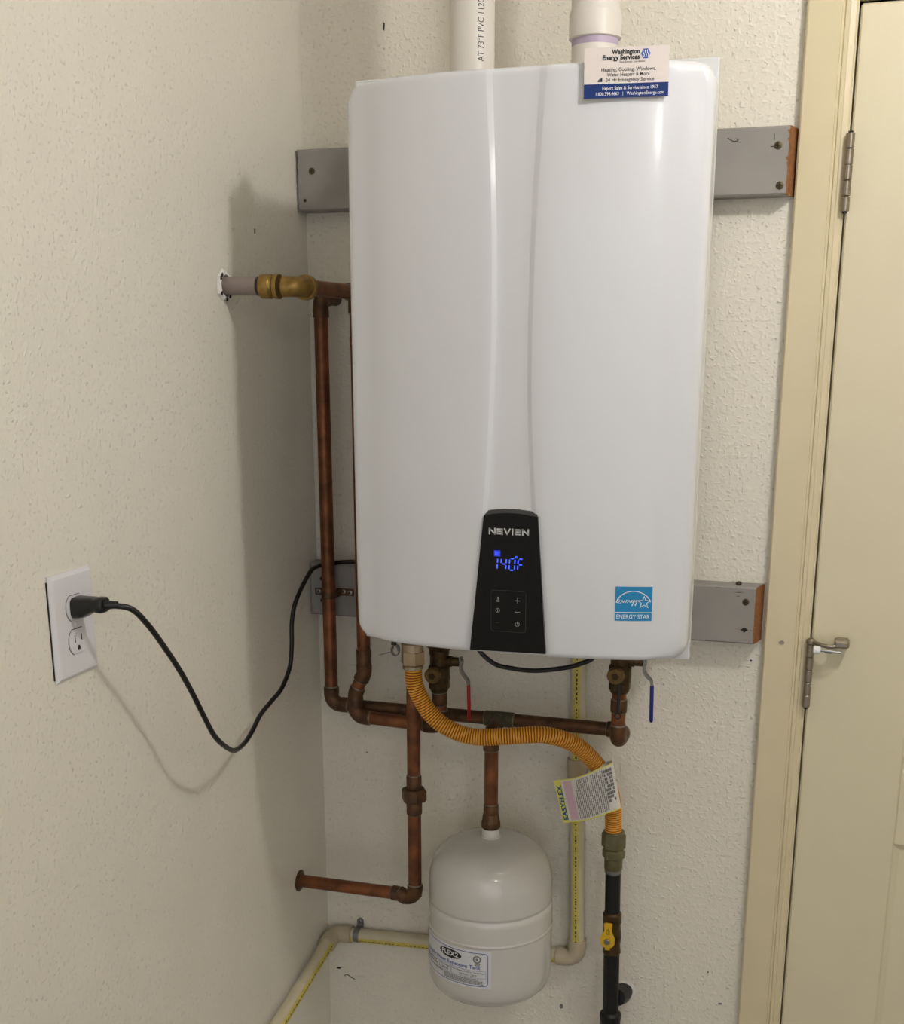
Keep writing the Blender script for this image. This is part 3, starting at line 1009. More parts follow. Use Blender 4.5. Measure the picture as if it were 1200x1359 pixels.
mb.build('truck_emblem', 'print_black', cardt, angle=None)
text('lettering', 'Expert Sales & Service since 1957', 'print_white', cardt, km, 0.0048, -0.0163, 0.0050, width=0.0625)
text('lettering', '1.800.398.4663   |   WashingtonEnergy.com', 'print_white', cardt, km, 0.0045, -0.0222, 0.0050, width=0.0765)
lg = (0.0212, 0.0190)
mb = MB().add([km(lg[0] + 0.0053 * math.cos(R(60 * k)), lg[1] + 0.0058 * math.sin(R(60 * k))) for k in range(6)], [tuple(range(6))])
em = mb.build('hexagon_emblem', 'print_blue', cardt, angle=None)
mb = MB()
for dx in (-0.0024, 0.0, 0.0024):
    mb.grid([[km2(lg[0] + dx - 0.0003 + 0.0008 * math.sin(t), lg[1] + (t - 3) * 0.0013) for t in range(7)], [km2(lg[0] + dx + 0.0004 + 0.0008 * math.sin(t), lg[1] + (t - 3) * 0.0013) for t in range(7)]])
mb.build('emblem_waves', 'print_white', em, angle=None)

# ================================================================ vent pipes above the heater
iv = thing('intake_pipe', (0.3345, -0.2, 1.91), 'white plastic vent pipe with black printing rising from the heater', 'pipe', 'vent pipes above the heater')
MB().lathe([(0.0300, 0), (0.0300, 0.53)], (0.3345, -0.2, 1.908), seg=40).build('pipe', 'pvc', iv)
MB().lathe([(0.038, 0), (0.038, 0.004), (0.034, 0.012), (0.034, 0.022)], (0.3345, -0.2, 1.9142), seg=40).build('collar', 'pvc', iv)


def cyl_map(cx, cy, rad, a_front, dz=0.0):
    """u = arc length around the pipe from angle a_front, v = height"""
    def f(u, v):
        a = a_front + u / rad
        return (cx + rad * math.sin(a), cy - rad * math.cos(a), v + dz)
    return f


pmap = cyl_map(0.3345, -0.2, 0.0303, 0.45)
tmap = lambda u, v: pmap(-v, 2.0 + u)
text('pipe_lettering', 'AT 73\u00b0F PVC 1120', 'print_black', iv, tmap, -0.047, -0.0075, 0.0125, width=0.074, align='LEFT', bold=0.0)
ev = thing('exhaust_pipe', (0.5, -0.2, 1.91), 'white plastic vent pipe with a thick coupling behind the card', 'pipe', 'vent pipes above the heater')
MB().lathe([(0.0300, 0), (0.0300, 0.10)], (0.5, -0.2, 1.908), seg=40).build('pipe', 'pvc', ev)
MB().lathe([(0.0302, 0), (0.0302, 0.009)], (0.5, -0.2, 1.9650), seg=40).build('primer_band', 'pvc_prime', ev)
MB().lathe([(0.0300, 0), (0.0338, 0.0012), (0.0338, 0.029), (0.0325, 0.033), (0.0312, 0.036), (0.0312, 0.052), (0.0335, 0.055), (0.0335, 0.09)], (0.5, -0.2, 1.9730), seg=40).build('coupling', 'pvc', ev)
MB().lathe([(0.0300, 0), (0.0300, 0.39)], (0.5, -0.2, 2.05), seg=40).build('pipe', 'pvc', ev)

# ================================================================ copper water pipes
r = 0.0111
hp = thing('hot_water_pipe', (0.115, -0.08, 0.985), 'copper water pipe from the brass elbow down to the red-handled valve', 'pipe')
GZ = 1.6735
sh = MB().lathe([(0.0125, 0), (0.0125, 0.062)], (0.0, -0.294, GZ), (1, 0, -0.02), seg=24).build('wall_stub', 'greystub', hp)
sh['label'] = 'mauve grey plastic pipe stub'
MB().lathe([(0.0132, 0), (0.0132, 0.004)], (0.0535, -0.294, GZ - 0.001), (1, 0, -0.02), seg=24).build('gasket', 'rubber', hp)
# torn plaster rim around the stub
rnd = random.Random(3)
mb = MB()
ro, ri = [], []
for k in range(21):
    a = 2 * math.pi * (k % 20) / 20
    rnd2 = random.Random(k % 20 + 50)
    ro.append((0.0006, -0.296 + (0.0205 + rnd2.uniform(-0.003, 0.0035)) * math.cos(a), GZ + (0.0205 + rnd2.uniform(-0.002, 0.003)) * math.sin(a)))
    ri.append((0.0055, -0.296 + 0.0150 * math.cos(a), GZ + 0.0150 * math.sin(a)))
mb.grid([ro, [(x + 0.004, y * 0.5 + ri[i][1] * 0.5, z * 0.5 + ri[i][2] * 0.5) for i, (x, y, z) in enumerate(ro)], ri, [(0.0, y, z) for (x, y, z) in ri]])
mb.build('plaster_rim', 'chip', wl, angle=20)
mb = MB()
for k in (2, 7, 8, 12, 15, 17):
    a = 2 * math.pi * k / 20
    cy_, cz_ = -0.296 + 0.0175 * math.cos(a), GZ + 0.0175 * math.sin(a)
    blot('plaster_gap', cy_, cz_, 0.003, 0.0032, 'dark', wl, 'l', seed=k).location.x += 0.0046
# brass elbow
e0, e1, e2 = (0.052, -0.294, 1.6722), (0.1130, -0.294, 1.6710), (0.1135, -0.235, 1.6706)
MB().lathe([(0.0140, 0), (0.0165, 0.002), (0.0165, 0.016), (0.0145, 0.018), (0.0140, 0.02)], (0.0575, -0.294, 1.672), (1, 0, -0.02), seg=28).build('compression_nut', 'brass', hp)
be = elbow('brass_elbow', e1, (0.07, -0.294, 1.6715), e2, 0.0135, 'brass', hp, bend=0.017, hub=0.004, fat=1.03)
MB().tube([(0.080, -0.294, 1.6716), (0.086, -0.294, 1.6714)], 0.0166, 24).build('collar', 'brass', be)
MB().tube([(0.1132, -0.272, 1.6709), (0.1133, -0.264, 1.6708)], 0.0172, 24).build('collar', 'brass', be)
# run towards the back wall and the drop behind the heater
pipe('pipe', (0.1133, -0.265, 1.6708), (0.1182, -0.105, 1.6702), r, 'copper', hp)
elbow('elbow', (0.1185, -0.09, 1.670), (0.1160, -0.2, 1.6702), (0.1185, -0.09, 1.5), r, 'copperdark', hp, ring='solder')
pipe('pipe', (0.1185, -0.09, 1.650), (0.1185, -0.09, 1.085), r, 'copper', hp)
MB().tube([(0.1185, -0.09, 1.606), (0.1185, -0.09, 1.603), (0.1185, -0.09, 1.592), (0.1185, -0.09, 1.588)], [r, r * 1.10, r * 1.10, r], 20).build('pipe_lap', 'copper', hp)
sleeve('coupling', (0.1185, -0.09, 1.106), (0.1185, -0.09, 1.072), r * 1.13, 'copperdark', hp)
j0, j1 = (0.1185, -0.09, 1.066), (0.1028, -0.09, 1.033)
elbow('offset_elbow', j0, (0.1185, -0.09, 1.2), j1, r, 'copperdark', hp, bend=0.02, hub=0.010, ring='solder')
pipe('pipe', j0, j1, r, 'copper', hp)
lowz = 0.9895
elbow('offset_elbow', (0.1018, -0.09, 1.028), j0, (0.1012, -0.09, 0.95), r, 'copperdark', hp, bend=0.02, hub=0.008, ring='solder')
hcor = (0.1012, -0.0905, lowz)
hend = (0.2565, -0.1035, lowz)
pipe('pipe', (0.1012, -0.0902, 1.020), (0.1012, -0.0905, 0.995), r, 'copper', hp)
elbow('elbow', hcor, (0.1012, -0.09, 1.1), hend, r, 'copperdark', hp, ring='solder', hub=0.012)
pipe('pipe', (0.114, -0.0916, lowz), (0.243, -0.1024, lowz), r, 'copper', hp)
elbow('elbow', hend, hcor, (0.2555, -0.1045, 1.1), r, 'copperdark', hp, ring='solder', hub=0.012)
pipe('pipe', (0.2563, -0.1038, 1.003), (0.2543, -0.105, 1.056), r, 'copper', hp)
sleeve('coupling', (0.2548, -0.1045, 1.0275), (0.2543, -0.105, 1.0475), r * 1.14, 'copperdark', hp, ring='solder')

cpz, CX1, CY = 0.9980, 0.0467, -0.062
cpp = thing('cold_water_pipe', (CX1, CY, 0.98), 'copper water pipe down the corner and across to the blue-handled valve', 'pipe')
# the drop starts at an elbow coming out of the back wall
pipe('pipe', (CX1, 0.0, 1.664), (CX1, -0.050, 1.664), r, 'copperdark', cpp)
elbow('elbow', (CX1, CY, 1.664), (CX1, 0.1, 1.664), (CX1, CY, 1.5), r, 'copperdark', cpp, hub=0.014)
pipe('pipe', (CX1, CY, 1.655), (CX1, CY, 1.01), r, 'copper', cpp)
elbow('elbow', (CX1, CY, cpz), (CX1, CY, 1.2), (0.3, CY, cpz), r, 'copperdark', cpp, ring='solder')
pipe('pipe', (0.055, CY, cpz), (0.3350, CY, cpz), r, 'copperdark', cpp)
TX = 0.3445
sleeve('tee', (TX - 0.024, CY, cpz), (TX + 0.024, CY, cpz), r * 1.15, 'verdigris', cpp, ring='solder')
pipe('pipe', (TX + 0.02, CY, cpz), (0.535, CY, cpz), r, 'copperdark', cpp)
sleeve('tee_branch', (TX + 0.0002, -0.068, cpz - 0.0005), (TX + 0.002, -0.088, cpz - 0.001), r * 1.15, 'verdigris', cpp)
TNK = Vector((0.3510, -0.135, 0.0))
elbow('elbow', (TNK.x - 0.0005, TNK.y, cpz - 0.001), (TX, CY, cpz), (TNK.x, TNK.y, 0.8), r, 'copperdark', cpp, ring='solder', hub=0.012)
pipe('pipe', (TNK.x, TNK.y, cpz - 0.012), (TNK.x, TNK.y, 0.871), r, 'copper', cpp)
sleeve('coupling', (TNK.x, TNK.y, 0.877), (TNK.x, TNK.y, 0.858), r * 1.10, 'copperdark', cpp, ring='solder')
mb = MB().lathe([(0.0120, 0.0), (0.0148, 0.002), (0.0158, 0.005), (0.0158, 0.012), (0.0146, 0.0145), (0.0140, 0.02), (0.0135, 0.024), (0.0125, 0.0262)], (TNK.x, TNK.y, 0.8348), seg=12)
mb.build('threaded_adapter', 'copperdark', cpp, angle=20)
# riser to the cold valve
rx, ry = 0.5495, -0.120
elbow('elbow', (rx, CY, cpz), (0.3, CY, cpz), (rx, -0.2, cpz), r, 'copperdark', cpp, hub=0.010, ring='solder')
elbow('elbow', (rx, ry, cpz), (rx, 0, cpz), (rx, ry, 1.2), r, 'copperdark', cpp, hub=0.010, ring='solder')
pipe('pipe', (rx, ry, cpz + 0.01), (rx, ry, 1.084), r, 'copper', cpp)
sleeve('coupling', (rx, ry, 1.047), (rx, ry, 1.066), r * 1.16, 'copperdark', cpp, ring='solder')

# relief line: straight down in front, then out through the left wall
rp_ = thing('relief_pipe', (0.2205, -0.137, 0.68), 'copper pipe with a hexagonal union elbowed into the left wall', 'pipe')
DXr, DYr, DZr = 0.2205, -0.137, 0.6975
MB().lathe([(0.0118, 0), (0.0118, 0.02)], (DXr, DYr, 1.175), seg=20).build('adapter', 'copperdark', rp_)
pipe('pipe', (DXr, DYr, 1.185), (DXr, DYr, 0.90), r, 'copper', rp_)
sleeve('union_tail', (DXr, DYr, 0.913), (DXr, DYr, 0.888), r * 1.12, 'copperdark', rp_, ring='solder')
MB().hexnut((DXr, DYr, 0.868), (0, 0, 1), 0.0215, 0.022).build('union_nut', 'copperdark', rp_, angle=20)
sleeve('union_tail', (DXr, DYr, 0.870), (DXr, DYr, 0.846), r * 1.16, 'copperdark', rp_, ring='solder')
pipe('pipe', (DXr, DYr, 0.852), (DXr, DYr, DZr + 0.012), r, 'copper', rp_)
wend = (0.0, -0.118, 0.6868)
bend45, heel = (0.1930, -0.1345, 0.6965), (DXr, DYr, 0.6850)
pipe('pipe', (DXr, DYr, DZr + 0.013), (DXr, DYr, 0.697), r, 'copper', rp_)
elbow('elbow', heel, (DXr, DYr, 0.9), bend45, r, 'copperdark', rp_, ring='solder', hub=0.009)
elbow('offset_elbow', bend45, heel, wend, r, 'copperdark', rp_, bend=0.02, hub=0.009, ring='solder')
pipe('pipe', bend45, wend, r, 'copper', rp_)
MB().lathe([(0.019, 0), (0.019, 0.0015), (0.013, 0.0045), (0.0115, 0.006)], (0.0, -0.118, 0.6868), (1, 0, 0), seg=28).build('escutcheon', 'copperdark', rp_)


# ================================================================ isolation valves
def lever(root, p0, path, split, m):
    """flat bar lever: bare steel neck then vinyl sleeve"""
    lv = MB()
    P = [Vector(p) for p in path]
    for a, b in zip(P[:split], P[1:split + 1]):
        d = (b - a).normalized()
        s_ = Vector((0, 1, 0)).cross(d).normalized() * 0.0016
        w = Vector((0, 0.0055, 0))
        q = [a - s_ - w, a + s_ - w, a + s_ + w, a - s_ + w]
        q2 = [b - s_ - w, b + s_ - w, b + s_ + w, b - s_ + w]
        lv.add(q + q2, [(0, 1, 2, 3), (7, 6, 5, 4), (0, 4, 5, 1), (1, 5, 6, 2), (2, 6, 7, 3), (3, 7, 4, 0)])
    o = lv.build('lever', 'steel', root, angle=None)
    a, b = P[split], P[-1]
    MB().tube([a, a + (b - a) * 0.02, b + (a - b) * 0.04, b], [0.0024, 0.0030, 0.0030, 0.0014], 12).build('lever_sleeve', m, o)


def valve(label, cx, cy, zc, m, lev, split):
    t = thing('shutoff_valve', (cx, cy, zc - 0.04), label, 'valve', 'isolation valves under the heater')
    MB().lathe([(0.0140, 0.066), (0.0165, 0.060), (0.0165, 0.030), (0.0150, 0.026), (0.0150, 0.012), (0.0175, 0.008), (0.0175, -0.012), (0.0165, -0.018), (0.0150, -0.022), (0.0150, -0.030), (0.0130, -0.034)][::-1],
               (cx, cy, zc), seg=24).build('valve_body', 'bronze', t, angle=30)
    MB().hexnut((cx, cy, zc + 0.036), (0, 0, 1), 0.0205, 0.022).build('union_nut', 'bronze', t, angle=20)
    MB().hexnut((cx, cy, zc - 0.030), (0, 0, 1), 0.0170, 0.014, seg=8).build('socket_nut', 'bronze', t, angle=20)
    cap = MB().lathe([(0.0105, 0), (0.0105, 0.014), (0.0130, 0.016), (0.0130, 0.023), (0.0118, 0.025)], (cx - 0.002, cy - 0.008, zc + 0.002), (0, -1, -0.1), seg=24).build('port_cap', 'capbrass', t)
    MB().lathe([(0.0062, 0), (0.0058, 0.002), (0.003, 0.0022), (0.003, 0.0008)], (cx - 0.002, cy - 0.0325, zc - 0.0006), (0, -1, -0.1), seg=5).build('cap_emblem', 'bronze', cap, angle=None)
    MB().lathe([(0.0090, 0), (0.0090, 0.010), (0.0075, 0.011), (0.0075, 0.024), (0.005, 0.025)], (cx + 0.011, cy, zc + 0.018), (1, 0, 0), seg=18).build('stem', 'bronze', t)
    MB().hexnut((lev[0][0] - 0.002, cy, zc + 0.018), (1, 0, 0), 0.0062, 0.006).build('stem_nut', 'steel', t, angle=20)
    lever(t, None, lev, split, m)
    return t


zc = 1.0835
valve('dark bronze valve with a red handle under the heater', 0.2543, -0.105, zc, 'red',
      [(0.2905, -0.105, zc + 0.026), (0.2908, -0.105, zc + 0.006), (0.2950, -0.105, zc - 0.002), (0.3028, -0.105, zc - 0.012), (0.3038, -0.105, zc - 0.018), (0.3050, -0.105, 1.0050)], 4)
zc2 = 1.1110
cv = valve('dark bronze valve with a blue handle under the heater', 0.5495, -0.120, zc2, 'blue',
           [(0.5856, -0.120, zc2 + 0.022), (0.5859, -0.120, zc2 + 0.004), (0.5896, -0.120, zc2 - 0.003), (0.5978, -0.120, zc2 - 0.011), (0.5988, -0.120, zc2 - 0.018), (0.6000, -0.120, 1.0340)], 4)
bt = thing('strap_tie', (0.551, -0.140, 1.04), 'black tie with a ring hanging in front of the blue-handled valve pipe', 'tie')
MB().tube([(0.5525, -0.141, 1.0965), (0.5520, -0.1425, 1.053)], 0.0026, 10).build('tie_strap', 'rubber', bt)
ring_pts = [(0.5518 + 0.0045 * math.cos(2 * math.pi * k / 16), -0.1425, 1.0465 + 0.0045 * math.sin(2 * math.pi * k / 16)) for k in range(17)]
MB().tube(ring_pts, 0.0011, 8, caps=False).build('tie_ring', 'rubber', bt)

# spring wire hose clamp left of the gas connection
sc2 = thing('spring_clamp', (0.205, -0.19, 1.14), 'small blued wire spring clamp left of the gas hose nut', 'clamp')
pts = []
for k in range(50):
    a = 2 * math.pi * k / 14
    pts.append((0.2105 + 0.0060 * math.cos(a), -0.19 - 0.005 + 0.00022 * k, 1.1360 + 0.0085 * math.sin(a)))
MB().tube(pts, 0.0008, 6).build('coil', 'steel', sc2)
MB().tube([(0.2065, -0.195, 1.1345), (0.1865, -0.197, 1.1285)], 0.0008, 6).build('wire_tail', 'steel', sc2)
MB().tube([(0.2080, -0.19, 1.1445), (0.2120, -0.19, 1.1935)], 0.0042, 10).build('drain_nipple', 'rubber', sc2)

# ================================================================ gas hose
gh = thing('gas_hose', (0.38, -0.15, 0.99), 'orange ribbed flexible gas hose sweeping under the heater', 'hose')
MB().hexnut((0.2390, -0.19, 1.1150), (0, 0, 1), 0.0190, 0.0245).build('flare_nut', 'nut', gh, angle=20)
MB().lathe([(0.0150, 0), (0.0165, 0.001), (0.0165, 0.006), (0.0150, 0.007)], (0.2390, -0.19, 1.1085), seg=12).build('nut_collar', 'nut', gh, angle=20)
HP = [[0.2395, -0.19, 1.1125], [0.2410, -0.19, 1.0877], [0.2477, -0.188, 1.0669], [0.2662, -0.185, 1.0358], [0.2948, -0.182, 1.0141], [0.3357, -0.175, 1.0023], [0.3901, -0.165, 1.0056],
      [0.4405, -0.15, 1.0076], [0.4809, -0.125, 0.9893], [0.5069, -0.1, 0.9574], [0.5245, -0.085, 0.9261], [0.5364, -0.068, 0.8799], [0.5391, -0.061, 0.8180]]
base = spline(HP, 24)
# resample by arc length, ribs every 4.2 mm
cum = [0.0]
for a, b in zip(base, base[1:]):
    cum.append(cum[-1] + (b - a).length)
tot = cum[-1]
PIT = 0.0041
step = PIT / 6
pts, rad = [], []
i, d = 0, 0.0
while d < tot:
    while i < len(cum) - 2 and cum[i + 1] < d:
        i += 1
    k = (d - cum[i]) / max(1e-9, cum[i + 1] - cum[i])
    pts.append(base[i].lerp(base[i + 1], k))
    ph = (d % PIT) / PIT
    rad.append(0.0120 + 0.0017 * math.sqrt(max(0.0, math.sin(math.pi * ph))))
    d += step
mbh = MB().tube(pts, rad, 18)
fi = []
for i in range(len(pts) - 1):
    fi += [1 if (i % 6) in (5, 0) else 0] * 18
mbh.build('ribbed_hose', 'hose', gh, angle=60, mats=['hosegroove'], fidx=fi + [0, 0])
MB().hexnut((0.5395, -0.061, 0.7935), (0, 0, 1), 0.0200, 0.0285).build('flare_nut', 'greennut', gh, angle=20)
MB().lathe([(0.0150, 0.0), (0.0178, 0.001), (0.0178, 0.003), (0.0165, 0.004)], (0.5395, -0.061, 0.8205), seg=20).build('nut_collar', 'greennut', gh)
MB().hexnut((0.5400, -0.061, 0.7755), (0, 0, 1), 0.0185, 0.0175).build('adapter_hex', 'greennut', gh, angle=20)
MB().lathe([(0.0142, 0), (0.0152, 0.002), (0.0152, 0.020)], (0.5405, -0.061, 0.7570), seg=24).build('adapter_socket', 'greennut', gh)

# paper tag folded round the lower end of the hose
tg = thing('hose_tag', (0.5, -0.08, 0.87), 'printed paper tag wrapped around the orange gas hose', 'tag')
# tag sheet: left edge hangs free, right edge curls round the hose
A, B_, C_, D_ = Vector((0.4467, -0.1050, 0.9170)), Vector((0.5423, -0.1240, 0.9617)), Vector((0.5542, -0.1000, 0.8773)), Vector((0.4617, -0.0920, 0.8410))


def tag_map(lift):
    def f(u, v):
        # u 0..1 left to right, v 0..1 bottom to top
        top = A.lerp(B_, u)
        bot = D_.lerp(C_, u)
        p = bot.lerp(top, v)
        n_ = (B_ - A).cross(A - D_).normalized()
        if n_.y > 0:
            n_ = -n_
        sag = -0.0035 * math.sin(math.pi * min(1.0, u * 1.25)) 
        p = p + Vector((0, 0, sag * (0.8 + 0.2 * v)))
        p = p + Vector((0, -0.006 * math.sin(math.pi * u) ** 2 + (0.010 * max(0.0, (u - 0.86) / 0.14) ** 2), 0))
        return p + n_ * lift
    return f


t0, t1, t2 = tag_map(0.0), tag_map(0.0003), tag_map(0.0006)
ft, bk_ = patch(t0, 0, 1, 0, 1, 24, 6), patch(tag_map(-0.0003), 0, 1, 0, 1, 24, 6)
mb = MB().grid(ft).grid(bk_)
mb.build('tag_sheet', 'tagpaper', tg)
# the back of the loop that goes round the hose
loop = []
for vv in (0.0, 0.25, 0.5, 0.75, 1.0):
    p = t0(1.0, vv)
    q = t0(0.80, vv)
    row = []
    for k in range(9):
        a = k / 8
        ang = math.pi * a
        row.append(Vector((p[0] + (q[0] - p[0]) * a, p[1] + (q[1] - p[1]) * a + 0.020 * math.sin(ang), p[2] + (q[2] - p[2]) * a)))
    loop.append(row)
MB().grid(loop).build('tag_loop', 'tagpaper', tg)
MB().grid(patch(t1, 0.0, 0.115, 0, 1, 4, 6)).build('yellow_band', 'tagyellow', tg)
MB().grid(patch(t1, 0.115, 0.985, 0.97, 1.0, 20, 1)).grid(patch(t1, 0.115, 0.985, 0.0, 0.03, 20, 1)).build('yellow_border', 'tagyellow', tg)
MB().grid(patch(t1, 0.155, 0.30, 0.05, 0.95, 4, 6)).build('pink_block', 'tagpink', tg)
trot = lambda u, v: t2(u, v)
W_, H_ = (B_ - A).length, (A - D_).length
ttxt = lambda u, v: t2(0.062 - v / W_, 0.5 + u / H_)
text('tag_lettering', 'EASYFLEX', 'tagblue', tg, ttxt, -0.002, -0.0010, 0.0118, width=0.064, bold=0.03)
MB().grid(patch(t2, 0.100, 0.108, 0.12, 0.88, 1, 6)).build('tag_rule', 'tagteal', tg)
tcol = lambda u, v: t2(v, u)
mb = MB()
dash_rows(mb, lambda u, v: t2(1 - v, u), 0.06, 0.94, 0.16, 0.68, 17, h=0.45, gap=0.10, seed=4)
mb.build('fine_print', 'print_grey', tg, angle=None)
mb = MB()
dash_rows(mb, lambda u, v: t2(1 - v, u), 0.08, 0.92, 0.71, 0.83, 5, h=0.35, gap=0.10, seed=8)
mb.build('fine_print', 'tagpink', tg, angle=None)
mb = MB()
rnd = random.Random(12)
for k in range(5):
    for j in range(9):
        if rnd.random() > 0.12:
            uu, v_ = 0.845 + 0.025 * k, 0.22 + 0.080 * j
            mb.grid(patch(t2, uu, uu + 0.022, v_, v_ + 0.062, 1, 1))
mb.build('stamp_block', 'print_grey', tg, angle=None)

# ================================================================ black gas pipe with shut-off
gp = thing('gas_pipe', (0.5425, -0.061, 0.20), 'black iron gas pipe below the orange hose', 'pipe')
ax0, ax1 = Vector((0.5405, -0.061, 0.76)), Vector((0.5450, -0.061, 0.48))
axd = (ax1 - ax0).normalized()
at = lambda z: ax0 + axd * ((ax0.z - z) / -axd.z)
MB().tube([at(0.760), at(0.752), at(0.751), at(0.749)], [0.0142, 0.0142, 0.0128, 0.0128], 24).build('thread_end', 'steel', gp)
MB().tube([at(0.755), at(0.672)], 0.0128, 24).build('pipe', 'blackiron', gp)
MB().tube([at(0.612), at(0.20)], 0.0134, 24).build('pipe', 'blackiron', gp)
MB().tube([at(0.494), at(0.490), at(0.484), at(0.476), at(0.44)], [0.0140, 0.0180, 0.0185, 0.0172, 0.0172], 24).build('tee', 'blackiron', gp)
MB().tube([(0.5580, 0.0, 0.5020), (0.5575, -0.022, 0.5050), (0.5540, -0.050, 0.5150)], [0.0150, 0.0150, 0.0140], 20).build('wall_branch', 'blackiron', gp)
MB().lathe([(0.0155, 0), (0.0180, 0.0002), (0.0178, 0.0012), (0.0160, 0.002)], (0.5590, -0.0002, 0.5035), (0, -1, 0), seg=24).build('plaster_ring', 'chip', wb)
MB().tube([at(0.235), at(0.232), at(0.200), at(0.196)], [0.0150, 0.0172, 0.0172, 0.0150], 24).build('end_cap', 'blackiron', gp)
gv = thing('gas_valve', at(0.61), 'brass gas valve with a yellow lever in the black pipe', 'valve')
MB().tube([at(0.680), at(0.676), at(0.662), at(0.658), at(0.645), at(0.636), at(0.628), at(0.620), at(0.606), at(0.603)],
          [0.0135, 0.0158, 0.0158, 0.0142, 0.0150, 0.0162, 0.0150, 0.0142, 0.0155, 0.0135], 16).build('valve_body', 'bronze', gv, angle=25)
vc = at(0.6365) + Vector((-0.0035, 0, 0))
MB().lathe([(0.0085, 0), (0.0085, 0.018)], vc + Vector((0, -0.004, 0)), (0, -1, 0), seg=20).build('bonnet', 'bronze', gv)
hl = MB()
prof_h = []
for k in range(13):
    a = R(200 + 140 * k / 12)
    prof_h.append((0.0125 * math.cos(a), 0.0125 * math.sin(a)))
prof_h += [(0.0118, 0.006), (0.0085, 0.013), (0.0068, 0.018), (0.0075, 0.031), (0.0060, 0.0325), (-0.0045, 0.0325), (-0.006, 0.031), (-0.0055, 0.018), (-0.0095, 0.011), (-0.0125, 0.004)]
hl.prism([(vc.x + a, vc.z + b) for a, b in prof_h], 'y', vc.y - 0.0245, vc.y - 0.0215)
hl.bbox((vc.x - 0.0040, vc.y - 0.0245, vc.z - 0.0165), (vc.x + 0.0045, vc.y - 0.0205, vc.z - 0.0115), 0.001)
hv_ = hl.build('lever', 'yellow', gv, angle=None)
MB().hexnut(vc + Vector((0, -0.0245, 0)), (0, -1, 0), 0.0055, 0.0042).build('lever_nut', 'steel', hv_, angle=20)
mb = MB()
vm = plane_map(vc + Vector((0.001, -0.0247, 0.021)), (0, 0, 1), (-1, 0, 0), 0.0)
dash_rows(mb, lambda u, v: tuple(vc + Vector((0.0012 + v, -0.0248, 0.012 + u))), 0.0, 0.013, -0.003, 0.003, 3, h=0.4, seed=3)
mb.build('lever_print', 'crack', hv_, angle=None)

# ================================================================ expansion tank
tk = thing('expansion_tank', (TNK.x, TNK.y, 0.5543), 'white domed water expansion tank with printed label hanging from copper pipe', 'tank')
TR = 0.1025
prof = [(0.0, 0.5450), (0.050, 0.5452), (0.078, 0.5485), (0.090, 0.5540), (0.0975, 0.5625), (0.1010, 0.5730), (0.1020, 0.584), (TR, 0.600),
        (TR, 0.6605), (TR, 0.6622), (0.1031, 0.6632), (0.1034, 0.6645), (0.1031, 0.6658), (TR, 0.6668), (TR, 0.6685), (TR, 0.6940), (0.1023, 0.6980), (0.1015, 0.7015),
        (0.1003, 0.7042), (0.0997, 0.7058), (0.0998, 0.7072), (0.1006, 0.7088), (0.1012, 0.7102), (0.1014, 0.7125), (0.1014, 0.7200), (0.1014, 0.7350), (0.1008, 0.7480), (0.0985, 0.7600), (0.0948, 0.7725), (0.0885, 0.7835), (0.0785, 0.7935), (0.0645, 0.8020), (0.0480, 0.8080), (0.0280, 0.8115), (0.0, 0.8128)]
mb = MB().lathe([(max(a, 0.0004), b) for a, b in prof], (TNK.x, TNK.y, 0.0093), seg=64)
mb.build('tank_shell', 'tank', tk, angle=60)
MB().lathe([(0.0160, 0), (0.0160, 0.003), (0.0142, 0.004), (0.0142, 0.0155), (0.0125, 0.017)], (TNK.x, TNK.y, 0.8198), seg=24).build('threaded_neck', 'tape', tk)
# label wrapped round the lower front-left
LA = math.atan2(CAM.x - TNK.x, -(CAM.y - TNK.y))        # direction to the viewer's side


def lab(rad):
    return cyl_map(TNK.x, TNK.y, rad, 0.0, 0.0093)


l0, l1, l2 = lab(TR + 0.0003), lab(TR + 0.0006), lab(TR + 0.0009)
la, lbb = -0.158, 0.0300          # arc-length limits of the label
lz0, lz1 = 0.5935, 0.6595
lbl = MB().grid(patch(l0, la, lbb, lz0, lz1, 40, 3)).build('label_sheet', 'label', tk)
mb = MB()
b0, b1, bz0, bz1, rr, w = la + 0.004, lbb - 0.0055, lz0 + 0.004, lz1 - 0.0045, 0.006, 0.0005
outl = []
for (cx, cy, a0) in ((b1 - rr, bz1 - rr, 0), (b0 + rr, bz1 - rr, 90), (b0 + rr, bz0 + rr, 180), (b1 - rr, bz0 + rr, 270)):
    for k in range(6):
        outl.append((cx, cy, math.cos(R(a0 + 18 * k)), math.sin(R(a0 + 18 * k))))
dense = []
for (p, q) in zip(outl, outl[1:] + outl[:1]):
    nstep = 30 if abs(p[0] - q[0]) > 0.03 else 1
    for k in range(nstep):
        t = k / nstep
        dense.append(tuple(p[i] + (q[i] - p[i]) * t for i in range(4)))
mb.grid([[l1(cx + (rr + d_) * ca_, cy + (rr + d_) * sa_) for (cx, cy, ca_, sa_) in dense + dense[:1]] for d_ in (-w, w)])
mb.build('label_border', 'print_blue', lbl, angle=None)
oc = (-0.0420, 0.6445)
mb = MB().grid([[l1(oc[0] - 0.0225 * math.cos(math.pi * k / 30), oc[1] + sg * 0.0078 * math.sin(math.pi * k / 30)) for k in range(31)] for sg in (-1, 0, 1)])
ov = mb.build('logo_oval', 'print_black', lbl, angle=None)
text('logo_lettering', 'FLEX2', 'label', ov, l2, oc[0], oc[1], 0.0115, width=0.034, bold=0.025)
text('label_lettering', 'Potable Water Expansion Tank', 'print_blue', lbl, l1, -0.0460, 0.6295, 0.0090, width=0.1180, bold=0.01)
rc = (0.0070, 0.6440)
mb = MB()
